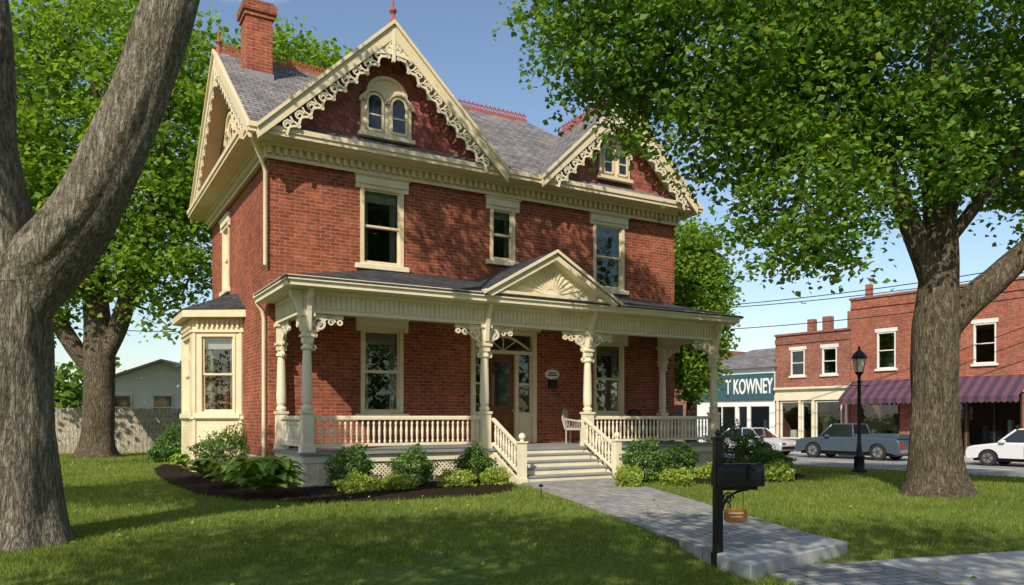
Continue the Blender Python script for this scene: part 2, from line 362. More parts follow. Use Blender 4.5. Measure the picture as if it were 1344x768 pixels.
tr=[(5.55+1.8*k/16, 3.55+.36*math.sin(math.pi*k/16)) for k in range(17)]; trim.ribbon(tr,.06,.04,.085)
for k in (4,8,12): trim.ribbon([(6.45,3.5),tr[k]],.03,.05,.08)
d=MB(FRONT); d.box(5.92,6.82,.08,.14,fl,3.4)
for (x0,x1,z0,z1) in ((6.0,6.34,.95,1.7),(6.4,6.74,.95,1.7)): 
    d.box(x0,x1,.055,.081,z0,z1); d.box(x0+.06,x1-.06,.035,.056,z0+.06,z1-.06)
d.box(6.0,6.08,.05,.081,1.8,3.25); d.box(6.66,6.74,.05,.081,1.8,3.25); d.box(6.08,6.66,.05,.081,1.8,1.88); d.box(6.08,6.66,.05,.081,3.17,3.25)
d.obj('front_door',house,[M['door']],bevel=.008)
d=MB(FRONT); d.box(6.08,6.66,.06,.078,1.88,3.17); d.obj('front_door_glass',house,[M['carglass']])
d=MB(FRONT); d.lathe(6.74,.03,[(.0,1.72),(.03,1.73),(.03,1.77),(0,1.78)]); d.obj('door_knob',house,[M['rim']])
# bay window
bay=[(-.27,5.6),(-1.5,6.3),(-1.5,8.3),(-.27,9.0)]
cx_,cy_=-.27,7.3
for i in range(3):
    p=Vector(bay[i]);q=Vector(bay[i+1]); L=(q-p).length; a=(q-p)/L; nb=Vector((-a.y,a.x)); 
    mid=(p+q)/2
    if (Vector((cx_,cy_))-mid).dot(nb)<0: nb=-nb
    xf=XF(p.x,p.y,a.x,a.y,nb.x,nb.y)
    trim.xf=xf; e=.2
    trim.box(0,L,0,.1,0,1.62); trim.box(0,L,0,.1,3.9,4.35); trim.box(0,e,-.002,.1,1.62,3.9); trim.box(L-e,L,-.002,.1,1.62,3.9)
    trim.box(-.05,L+.05,-.07,0,1.5,1.6); trim.box(-.04,L+.04,-.05,0,.1,.25); trim.box(e,L-e,-.03,0,.45,1.3); trim.box(e+.08,L-e-.08,-.045,-.03,.53,1.22)
    trim.box(-.05,L+.05,-.06,0,3.95,4.02)
    k=.1
    while k<L-.1: trim.box(k,k+.06,-.08,-.0,4.08,4.25); k+=.14
    for e_ in (.02,L-.1): trim.box(e_,e_+.08,-.04,0,.25,1.5); trim.box(e_,e_+.08,-.04,0,1.62,3.93)
    window(e,L-e,1.66,3.9,xf,False,.07)
trim.xf=I4
eo=[(-.26,5.2),(-1.78,6.12),(-1.78,8.48),(-.26,9.4)]
trim.extz(eo,4.35,4.56)
rb=MB(); top=[(-.28,6.4),(-.45,6.7),(-.45,7.9),(-.28,8.2)]
eo2=[(-.26,5.17),(-1.82,6.1),(-1.82,8.5),(-.26,9.43)]
rb.add([(p[0],p[1],4.563) for p in eo2]+[(p[0],p[1],5.15) for p in top],[(0,1,5,4),(1,2,6,5),(2,3,7,6),(4,5,6,7),(0,3,2,1)])
rb.obj('bay_roof',house,[M['darkroof']])
# cornice
co=MB()
def cornice(xf,a0,a1,o0,o1):
    co.xf=xf
    co.box(a0,a1,-.1,-.002,7.97,8.3); co.box(a0-.02,a1+.02,-.14,-.1,7.93,8.0)
    k=a0+.05
    while k<a1-.05: co.box(k,k+.09,-.2,-.1,8.05,8.22); k+=.19
    co.box(a0-.1,a1+.1,-.24,-.1,8.225,8.3)
    co.box(a0-o0,a1+o1,-.62,-.002,8.3,8.36)
    co.box(a0-o0-.02,a1+o1+.02,-.70,-.60,8.32,8.52); co.box(a0-o0-.02,a1+o1+.02,-.74,-.70,8.42,8.54)
cornice(FRONT,T0-.1,T1+.1,.5,.5); cornice(SIDE,S0+.003,S1,-.0,.45); cornice(RIGHT,S0+.003,S1,0,.4)
co.obj('cornice',house,[M['cream']])
# main roof
mr=MB(); E=8.5; ZR=12.15
mr.add([(-.8,1.85,E),(13.65,1.85,E),(9.7,6.6,ZR),(-.8,6.6,ZR),(-.8,11.35,E),(13.65,11.35,E)]+[(-.8,1.85,E-.12),(13.65,1.85,E-.12),(9.7,6.6,ZR-.15),(-.8,6.6,ZR-.15),(-.8,11.35,E-.12),(13.65,11.35,E-.12)],
 [(0,1,2,3),(3,2,5,4),(1,5,2),(6,9,8,7),(9,10,11,8),(7,8,11),(0,6,7,1),(1,7,11,5),(5,11,10,4),(0,3,9,6),(3,4,10,9)])
def gable_roof(tc,hw_,zt,zb,y0,y1,m=0):
    for sgn in (-1,1):
        mr.extr([(tc,zt),(tc+sgn*hw_,zb),(tc+sgn*hw_,zb-.1),(tc,zt-.14)],y0,y1)
GL=(2.7,3.4,11.75,8.45); GR=(10.25,3.0,11.4,8.5)
gable_roof(*GL,1.72,6.0); gable_roof(*GR,1.72,5.6)
mr.obj('shingle_roof',house,[M['roof']])
# gable faces, scales, trim
fb=MB(); fs=MB(); bt=MB(); ag=MB()
def scales(tc,hwd,zt,zb,y,excl):
    slope=(zt-zb)/hwd; z=zb; row=0; rh=.14; w=.185
    while z<zt-.1:
        half=(zt-z)/slope-.02; k=-half+(w/2 if row%2 else 0)
        while k<half:
            cx=k; k+=w
            if abs(cx)<excl[0] and z<excl[1]: continue
            if abs(cx)>half: continue
            pts=[(-w*.47,rh*1.1),(w*.47,rh*1.1)]+[(w*.47*math.cos(a),-w*.47*math.sin(a)) for a in [math.pi*i/6 for i in range(7)]]
            j=R.uniform(-.004,.004)
            vs=[(tc+cx+p[0],y-.035+.022*(p[1]+.1)/.25+j,z+p[1]) for p in pts]
            vs+=[(v[0],v[1]+.015,v[2]) for v in vs]; nn=len(pts)
            fs.add(vs,[tuple(range(nn))]+[(i,(i+1)%nn,nn+(i+1)%nn,nn+i) for i in range(nn)])
        z+=rh; row+=1
def spiral(cx,cz,r0,r1,a0,turns,n=16):
    return [(cx+(r0+(r1-r0)*i/n)*math.cos(a0+turns*2*math.pi*i/n),cz+(r0+(r1-r0)*i/n)*math.sin(a0+turns*2*math.pi*i/n)) for i in range(n+1)]
def bargeboard(tc,hwd,zt,zb,y,side_sc=1):
    for sgn in (-1,1):
        A=Vector((tc,zt)); B=Vector((tc+sgn*hwd,zb)); D=(B-A); L=D.length; D/=L; P=Vector((-sgn*abs(D.y),-abs(D.x)))
        def mp(a,b_): q=A+D*a+P*b_; return (q.x,q.y)
        dn=.36
        bt.extr([(tc,zt-.02),(B.x,B.y-.02),(B.x,B.y-dn*.9),(tc,zt-dn*1.25)],y-.05,y+.02)
        bt.extr([(tc,zt+.03),(B.x+sgn*.02,B.y+.02),(B.x+sgn*.02,B.y-.08),(tc,zt-.08)],y-.11,y-.05)
        bt.extr([(tc,zt-.16),(B.x,B.y-.13),(B.x,B.y-.2),(tc,zt-.24)],y+.02,y+.62)  # soffit
        U=.40; nU=int((L-.5)/U); off=.30
        wav=[mp(.35+i*U/6, off+.21+.045*math.cos(i*2*math.pi/6)) for i in range(nU*6+1)]
        bt.ribbon(wav,.055,y-.03,y+.02,1)
        for u in range(nU):
            a=.35+u*U
            sp=spiral(a+U*.5,off+.10,.125,.035,math.pi*.9,1.5); bt.ribbon([mp(*q) for q in sp],.038,y-.025,y+.015,1)
            bt.ribbon([mp(a+U*.02,off-.02),mp(a+U*.08,off+.11),mp(a-.02,off+.23)],.04,y-.025,y+.015,1)
            ce=mp(a+U*.0,off+.28); bt.ring(ce[0],ce[1],.035,.035,y-.03,y+.02,1,n=8)
    bt.extr([(tc-.62,zt-.86),(tc+.62,zt-.86),(tc+.1,zt-.3),(tc-.1,zt-.3)],y-.005,y+.03)
    bt.ribbon([(tc-.75+1.5*i/14,zt-.98+.16*math.sin(math.pi*i/14)) for i in range(15)],.09,y-.04,y+.03,1)
    bt.ring(tc,zt-.62,.11,.04,y-.04,y+.0,1); bt.box(tc-.04,tc+.04,y-.06,y+.03,zt-1.05,zt-.2,1)
def attic(tc,y,sc,z0):
    h=.9*sc; w=.70*sc
    pan=[(tc-w,z0),(tc+w,z0),(tc+w,z0+h*.95),(tc+w*.8,z0+h+.1*sc)]+[(tc+w*.72*math.cos(a),z0+h+.14*sc+w*.62*math.sin(a)) for a in [math.pi*i/16 for i in range(1,16)]]+[(tc-w*.8,z0+h+.1*sc),(tc-w,z0+h*.95)]
    bt.extr(pan,y-.09,y)
    bt.box(tc-w-.08,tc+w+.08,y-.17,y,z0-.1,z0-.002)
    hood=[(tc+w*.76*math.cos(a),z0+h+.14*sc+w*.66*math.sin(a)) for a in [math.pi*i/18 for i in range(19)]]
    bt.ribbon([(tc+w+.03,z0+h-.12),(tc+w+.02,z0+h*.97)]+hood+[(tc-w-.02,z0+h*.97),(tc-w-.03,z0+h-.12)],.08,y-.15,y-.05)
    for sg in (-1,1):
        c=tc+sg*.33*sc; r=.21*sc; zz=z0+.1; ht=.72*sc
        arch=[(c+r*math.cos(a),zz+ht+r*math.sin(a)) for a in [math.pi*i/12 for i in range(13)]]
        ag.extr([(c-r,zz),(c+r,zz)]+arch,y-.1,y-.095)
        bt.ribbon([(c+r,zz)]+arch+[(c-r,zz)],.06,y-.135,y-.09); bt.box(c-r,c+r,y-.125,y-.1,zz-.03,zz+.03)
        bt.box(c-r,c+r,y-.118,y-.101,zz+ht*.52,zz+ht*.52+.04)
        bt.ribbon([(c+(r+.09)*math.cos(a),zz+ht+(r+.09)*math.sin(a)) for a in [math.pi*i/12 for i in range(13)]],.05,y-.16,y-.09)
for (tc,hwd,zt,zb),sc,z0 in ((GL,1,8.95),(GR,.84,9.05)):
    y=2.3
    fb.extr([(tc-hwd+.3,zb),(tc+hwd-.3,zb),(tc,zt-.3)],y,y+.1)
    scales(tc,hwd-.35,zt-.35,zb+.08,y,(.68*sc,z0+1.0*sc))
    bargeboard(tc,hwd,zt,zb,1.70)
    attic(tc,y-.04,sc,z0)
for q in (fb,fs,bt,ag): q.xf=SIDE
y=-.02; fb.extr([(S0,8.4),(S1,8.4),(6.6,11.85)],y,y+.1); scales(6.6,4.15,11.75,8.55,y,(.68,9.9)); bargeboard(6.6,4.75,12.17,8.5,-.55); attic(6.6,y-.04,1,8.9)
for q in (fb,fs,bt,ag): q.xf=I4
fb.obj('gable_backing',house,[M['scaleback']]); fs.obj('fish_scale_shingles',house,[M['scale']]); bt.obj('bargeboards',house,[M['cream'],M['cream2']]); ag.obj('attic_glass',house,[M['carglass']])
fi=MB()
def finial(t,s,z): fi.lathe(t,s,[(.09,z-.1),(.09,z+.06),(.05,z+.1),(.045,z+.2),(.1,z+.27),(.1,z+.31),(.04,z+.36),(.03,z+.5),(.005,z+.72)],8)
finial(2.7,1.72,11.75); finial(10.25,1.72,11.4); finial(-.75,6.6,12.15)
def crest(xf,a0,a1,z):
    fi.xf=xf; fi.box(a0,a1,-.06,.06,z-.06,z+.03); k=a0+.1
    while k<a1-.1:
        fi.ring(k,z+.12,.06,.025,-.012,.012,n=8); fi.box(k-.012,k+.012,-.012,.012,z+.17,z+.27); fi.box(k-.04,k+.04,-.011,.011,z+.2,z+.225); k+=.17
    fi.box(a0,a1,-.013,.013,z+.17,z+.19)
crest(XF(0,6.6,1,0,0,1),-.7,9.7,12.17); crest(XF(10.25,0,0,1,1,0),1.9,5.3,11.42)
fi.xf=I4; fi.obj('ridge_cresting',house,[M['iron']])
ch=MB(); ct,cs=.1,5.55
ch.box(ct-.36,ct+.36,cs-.36,cs+.36,10.5,12.75); ch.box(ct-.41,ct+.41,cs-.41,cs+.41,12.75,12.88); ch.box(ct-.46,ct+.46,cs-.46,cs+.46,12.88,13.1); ch.box(ct-.4,ct+.4,cs-.4,cs+.4,13.1,13.2)
ch.obj('chimney_stack',house,[M['brick']])
ch=MB(); ch.box(ct-.39,ct+.39,cs-.39,cs+.39,11.0,11.22); ch.obj('chimney_flashing',house,[M['grey']])
# ---- porch
po=MB(); PF=.78; PW=12.3
fl_=MB(); fl_.box(-.2,PW+.2,-.2,2.43,PF-.06,PF); fl_.obj('porch_floor',house,[M['grey']])
po.box(-.12,PW+.12,-.12,-.06,PF-.24,PF-.062); po.box(-.13,-.07,-.06,2.43,PF-.24,PF-.062); po.box(PW+.07,PW+.13,-.06,2.43,PF-.24,PF-.062)
po.box(-.14,PW+.14,-.15,-.05,-.05,.08)
def skirt(xf,a0,a1):
    po.xf=xf
    po.box(a0,a0+.14,-.03,.02,.08,PF-.24); po.box(a1-.14,a1,-.03,.02,.08,PF-.24)
    k=a0+.14; zA,zB=.08,PF-.24; h=zB-zA
    while k<a1-.14+h:
        for sg in (0,1):
            p0,p1=(k,zA),(k-h,zB)
            if sg: p0,p1=(k-h,zA),(k,zB)
            x0,x1=a0+.14,a1-.14
            def cl(p,q):
                if p[0]<x0: t=(x0-p[0])/(q[0]-p[0]); p=(x0,p[1]+(q[1]-p[1])*t)
                if p[0]>x1: t=(x1-p[0])/(q[0]-p[0]); p=(x1,p[1]+(q[1]-p[1])*t)
                return p
            if max(p0[0],p1[0])<=x0 or min(p0[0],p1[0])>=x1: continue
            a,c=cl(p0,p1),cl(p1,p0)
            po.ribbon([a,c],.035,-.015+.012*sg,-.004+.012*sg)
        k+=.1
pf=XF(0,-.06,1,0,0,1)
skirt(pf,1.2,2.8);skirt(pf,2.81,4.4); skirt(pf,7.7,9.2); skirt(pf,9.21,10.8); skirt(pf,10.81,12.3)
po.box(-.1,1.2,-.035,.03,.08,PF-.24); po.box(4.4,7.7,-.01,.02,.08,PF-.24)
for k in range(5): po.box(-.02+k*.25,-.005+k*.25,-.05,-.03,.08,PF-.24)
po.xf=XF(-.1,0,0,1,1,0); po.box(-.05,2.43,-.01,.02,.08,PF-.24); po.xf=I4
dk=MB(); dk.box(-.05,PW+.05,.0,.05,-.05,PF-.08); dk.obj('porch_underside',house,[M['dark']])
cols=[(0,0),(4.45,0),(7.62,0),(PW,0),(0,2.3),(PW,2.3)]
def column(x,y):
    po.box(x-.15,x+.15,y-.15,y+.15,PF,PF+.12); po.box(x-.125,x+.125,y-.125,y+.125,PF+.12,PF+.86); po.box(x-.15,x+.15,y-.15,y+.15,PF+.86,PF+.92)
    po.lathe(x,y,[(.1,PF+.92),(.13,PF+.97),(.13,PF+1.0),(.09,PF+1.05),(.115,PF+1.12),(.12,PF+1.3),(.105,PF+1.9),(.09,PF+2.25),(.13,PF+2.28),(.13,PF+2.33),(.09,PF+2.37),(.1,PF+2.42)],14)
    po.box(x-.105,x+.105,y-.105,y+.105,PF+2.42,3.85); po.box(x-.14,x+.14,y-.14,y+.14,3.33,3.38); po.box(x-.15,x+.15,y-.15,y+.15,3.78,3.853)
for c in cols: column(*c)
def bracket(xf,x,sg):
    po.xf=xf
    q=[(x+sg*(.1+.62*(1-math.cos(a))),3.12+.72*math.sin(a)) for a in [math.pi/2*i/12 for i in range(13)]]
    po.ribbon(q,.06,-.03,.03)
    po.ring(x+sg*.27,3.64,.12,.05,-.035,.035); po.ring(x+sg*.27,3.64,.045,.035,-.03,.03,n=8)
    po.ribbon([(x+sg*.1,3.80),(x+sg*.82,3.80)],.09,-.03,.03)
    po.ribbon([(p[0],p[1]) for p in spiral(x+sg*.55,3.68,.09,.02,0,1.3*sg)],.035,-.022,.022)
    po.ribbon(spiral(x+sg*.17,3.38,.07,.02,math.pi/2,1.3*sg),.035,-.022,.022)
    po.ring(x+sg*.74,3.68,.05,.04,-.03,.03,n=8); po.ring(x+sg*.14,3.1,.05,.04,-.03,.03,n=8)
    po.ribbon([(x+sg*.12,3.5),(x+sg*.2,3.45),(x+sg*.28,3.5)],.03,-.02,.02)
fx=XF(0,0,1,0,0,1); sxl=XF(0,0,0,1,1,0); sxr=XF(PW,0,0,1,1,0)
for x,sg in ((0,1),(4.45,-1),(4.45,1),(7.62,-1),(7.62,1),(PW,-1)): bracket(fx,x,sg)
for xf in (sxl,sxr): bracket(xf,0,1); bracket(xf,2.3,-1)
cons=[(.1,3.45),(.15,3.45),(.18,3.7),(.21,3.9),(.27,4.1),(.36,4.2),(.38,4.36),(.1,4.36)]
def forward_scroll(x):
    po.xf=XF(x,0,0,-1,1,0); po.extr(cons,-.05,.05)
for c in (0,4.45,7.62,PW): forward_scroll(c)
po.xf=XF(0,0,-1,0,0,1); po.extr(cons,-.05,.05)
def frieze(xf,a0,a1):
    po.xf=xf; po.box(a0,a1,-.09,.09,3.856,4.36); po.box(a0-.02,a1+.02,-.12,-.09,3.86,3.93); po.box(a0-.02,a1+.02,-.12,-.09,4.27,4.36)
    k=a0+.04
    while k<a1-.05: po.box(k,k+.055,-.125,-.09,3.95,4.25); k+=.115
frieze(fx,-.09,PW+.09)
frieze(sxl,.1,2.43); frieze(XF(PW,0,0,1,-1,0),.1,2.43)
po.xf=I4
po.box(-.48,PW+.48,-.48,2.47,4.362,4.40)
for (x0,x1,y0,y1) in ((-.5,PW+.5,-.56,-.48),(-.56,-.48,-.48,2.6),(PW+.48,PW+.56,-.48,2.47)):
    po.box(x0,x1,y0,y1,4.37,4.56)
po.box(-.56,PW+.56,-.61,-.56,4.48,4.58); po.box(-.61,-.562,-.56,2.62,4.482,4.582)
bal=[(.02,.96),(.032,1.0),(.018,1.04),(.03,1.16),(.034,1.24),(.02,1.36),(.03,1.41),(.02,1.46),(.024,1.5)]
def rail(xf,a0,a1):
    po.xf=xf; po.box(a0,a1,-.05,.05,.89,.955); po.box(a0,a1,-.055,.055,1.5,1.56); po.box(a0,a1,-.035,.035,1.56,1.59)
    nb_=max(2,round((a1-a0)/.135)); 
    for i in range(nb_): po.lathe(a0+(i+.5)*(a1-a0)/nb_,0,bal,7)
rail(fx,.13,4.32); rail(fx,7.75,PW-.13); rail(sxl,.13,2.17); rail(XF(PW,0,0,1,1,0),.13,2.17)
po.xf=I4
st=MB(); nst=5; rise=PF/nst; tr_=.33
for i in range(1,nst):
    zt=PF-rise*i; s_out=-.15-tr_*i
    st.box(4.66,7.4,s_out-.03,s_out+tr_+.0,zt-.045,zt); 
for i in range(1,nst):
    zt=PF-rise*i; s_out=-.15-tr_*i
    po.box(4.7,7.36,s_out,s_out+.02,zt-rise-(.1 if i==nst-1 else 0),zt-.046)
po.box(4.7,7.36,-.17,-.15,PF-rise,PF-.065)
st.obj('porch_steps',house,[M['grey']],bevel=.008)
for x in (4.63,7.43):
    po.extx([(-.12,-.1),(-.12,PF-.1),(-.2,PF-.1),(-1.5,.02),(-1.5,-.1)],x-.03,x+.03)
    yb=-1.52
    po.box(x-.085,x+.085,yb-.085,yb+.085,-.1,.95); po.box(x-.11,x+.11,yb-.11,yb+.11,.95,.99); po.box(x-.11,x+.11,yb-.11,yb+.11,-.1,.12)
    po.lathe(x,yb,[(.05,.99),(.04,1.02),(.08,1.07),(.085,1.11),(.06,1.16),(.01,1.19)],10)
    for (h0,h1,w_) in ((.10,.15,.04),(.70,.76,.045)):
        po.extx([(-.12,PF+h0-.0),(-.12,PF+h1),(-1.44,.1+h1),(-1.44,.1+h0)],x-w_,x+w_)
    for i in range(9):
        yy=-.25-i*.135; zz=PF-(-.12-yy)*(PF-.1)/1.32
        po.lathe(x,yy,[(r,zz+.14+(z-.96)*1.05) for r,z in bal],7)
po.obj('porch_woodwork',house,[M['cream2']])
pr=MB(); ez=4.56; wz=5.46; e0,e1=-.62,PW+.62; f0=-.62; run=2.5-f0
pr.add([(e0,f0,ez),(e1,f0,ez),(e1-run,2.49,wz),(e0+run,2.49,wz),(e0,2.49,ez),(e1,2.49,ez),
        (e0,f0,ez-.04),(e1,f0,ez-.04),(e1,2.49,ez-.04),(e0,2.49,ez-.04)],
       [(0,1,2,3),(0,3,4),(1,5,2),(6,7,1,0),(6,0,4,9),(7,8,5,1),(6,9,8,7)])
pc,phw,pz,pb=6.15,1.95,5.78,4.62
for sg in (-1,1): pr.extr([(pc,pz),(pc+sg*(phw+.1),pb-.03),(pc+sg*(phw+.1),pb-.09),(pc,pz-.08)],-.72,2.45)
pr.obj('porch_roof',house,[M['darkroof']])
pm=MB()
pm.extr([(pc-phw+.2,4.6),(pc+phw-.2,4.6),(pc,pz-.2)],-.42,-.3)
for sg in (-1,1):
    pm.extr([(pc,pz-.02),(pc+sg*(phw+.08),pb-.05),(pc+sg*(phw-.1),pb-.15+.02),(pc,pz-.24)],-.70,-.42)
    pm.extr([(pc,pz+.02),(pc+sg*(phw+.14),pb-.03),(pc+sg*(phw+.14),pb-.1),(pc,pz-.06)],-.77,-.70)
pm.box(pc-phw-.05,pc+phw+.05,-.66,-.42,4.585,4.66)
for i in range(1,14):
    a=math.pi*i/14
    d=(math.cos(a),math.sin(a)); lim=min(1.25,(pz-.36-4.68)/(abs(d[1])+abs(d[0])*(pz-pb)/phw))
    pm.ribbon([(pc+d[0]*.16,4.68+d[1]*.16),(pc+d[0]*lim,4.68+d[1]*lim)],.04,-.45,-.42)
pm.extr([(pc+.15*math.cos(math.pi*i/10),4.67+.15*math.sin(math.pi*i/10)) for i in range(11)],-.47,-.42)
pm.obj('porch_pediment',house,[M['cream2']])
ds=MB(); ds.tube([(-.78,1.95,8.35),(-.75,2.0,8.2),(-.42,2.38,7.75),(-.36,2.44,7.6),(-.36,2.44,5.3)],.045,8)
ds.obj('downspout',house,[M['cream']],smooth=True)
ds=MB(); ds.tube([(-.55,2.6,4.4),(-.4,2.6,4.2),(-.36,2.6,4.0),(-.36,2.6,.1)],.045,8); ds.obj('downspout_lower',house,[M['cream']],smooth=True)
trim.xf=I4; trim.obj('window_frames',house,[M['cream']]); glass.obj('window_glass',house,[M['glass']]); curt.obj('curtains',house,[M['curtain']]); stonet.obj('stone_lintels',house,[M['cream2']],bevel=.012)
pq=MB(XF(8.1,2.5,1,0,0,1)); pq.extr([(.25*math.cos(2*math.pi*i/24),2.85+.15*math.sin(2*math.pi*i/24)) for i in range(24)],-.05,-.003)
plaque=pq.obj('house_plaque',None,[M['white']]); plaque.location=(HO[0],HO[1],0); plaque.rotation_euler=(0,0,HA)
pq=MB(XF(8.1,2.5,1,0,0,1)); pq.box(-.14,.14,-.053,-.051,2.87,2.91); pq.box(-.17,.17,-.053,-.051,2.8,2.84); pq.obj('lettering',plaque,[M['black']])
pq=MB(XF(8.1,2.5,1,0,0,1)); pq.box(-.14,.14,-.12,-.003,2.42,2.62); pq.extr([(-.15,2.62),(.15,2.62),(.13,2.68),(-.13,2.68)],-.13,-.003); wm=pq.obj('wall_letterbox',None,[M['black']],bevel=.01); wm.location=(HO[0],HO[1],0); wm.rotation_euler=(0,0,HA)
def chair(name,t,s,rot,mat):
    x,y=hw(t,s); b=MB(); 
    b.box(-.26,.26,-.25,.25,.4,.46)
    for sx in (-1,1):
        for sy in (-1,1): b.tube([(sx*.23,sy*.22,0),(sx*.24,sy*.22,.42)],.022,7)
        b.tube([(sx*.28,-.26,.42),(sx*.3,-.27,.64),(sx*.3,0,.68),(sx*.29,.25,.72)],.028,7)
        for k in range(5): b.tube([(sx*.28,-.2+k*.1,.45),(sx*.3,-.2+k*.1,.66)],.01,5)
    arch=[(.27*math.cos(math.pi*i/12),.27+.05*1,.72+.3*math.sin(math.pi*i/12)) for i in range(13)]
    b.tube([(.26,.24,.42)]+arch+[(-.26,.24,.42)],.028,7)
    for k in range(-5,6):
        xx=k*.045; b.tube([(xx,.25,.44),(xx,.32,.72+.3*math.sqrt(max(0,1-(xx/.27)**2)))],.011,5)
    for k in range(4): b.tube([(-.25,.26+.015*k,.52+k*.11),(.25,.26+.015*k,.52+k*.11)],.012,5)
    return b.obj(name,None,[mat],loc=(x,y,PF),rz=HA+rot)
chair('wicker_chair',8.45,1.75,.7,M['wicker']); chair('porch_chair',10.9,1.8,-.2,M['black'])
# ------------------------------------------------------------------ trees
def catmull(P,k=5):
    P=np.array(P,float); out=[]
    for i in range(len(P)-1):
        p0=P[max(i-1,0)];p1=P[i];p2=P[i+1];p3=P[min(i+2,len(P)-1)]
        for j in range(k):
            t=j/k; out.append(.5*((2*p1)+(-p0+p2)*t+(2*p0-5*p1+4*p2-p3)*t*t+(-p0+3*p1-3*p2+p3)*t**3))
    out.append(P[-1]); return np.array(out)
def leaf_arrays(C,size,rng,up=.5,wr=.42):
    n=len(C); nrm=rng.normal(size=(n,3)); nrm[:,2]=np.abs(nrm[:,2])+up; nrm/=np.linalg.norm(nrm,axis=1)[:,None]
    d=rng.normal(size=(n,3)); d-=nrm*np.sum(d*nrm,1)[:,None]; d/=np.linalg.norm(d,axis=1)[:,None]+1e-9
    s=np.cross(nrm,d); L=size*rng.uniform(.65,1.3,n)[:,None]
    b=C-d*L*.5; t=C+d*L*.5-nrm*L*.12; m=C-d*L*.05
    l=m+s*L*wr+nrm*L*.1; r=m-s*L*wr+nrm*L*.1
    V=np.stack([b,l,t,r],1).reshape(-1,3); i=np.arange(n)[:,None]*4
    F=np.concatenate([i+np.array([[0,1,2]]),i+np.array([[0,2,3]])],0)
    return V,F
def segs_mesh(P0,P1,r0,r1,n=5):
    D=P1-P0; D/=np.linalg.norm(D,axis=1)[:,None]+1e-9
    ref=np.where(np.abs(D[:,2:3])>.9,np.array([[1.,0,0]]),np.array([[0,0,1.]])); U=np.cross(D,ref); U/=np.linalg.norm(U,axis=1)[:,None]; W_=np.cross(D,U)
    a=np.arange(n)*2*np.pi/n; off=U[:,None,:]*np.cos(a)[None,:,None]+W_[:,None,:]*np.sin(a)[None,:,None]
    A=P0[:,None,:]+off*r0[:,None,None]; B=P1[:,None,:]+off*r1[:,None,None]
    V=np.concatenate([A,B],1).reshape(-1,3); k=np.arange(n); f=np.stack([k,(k+1)%n,(k+1)%n+n,k+n],1)
    F=(np.arange(len(P0))[:,None,None]*2*n+f[None]).reshape(-1,4); return V,F
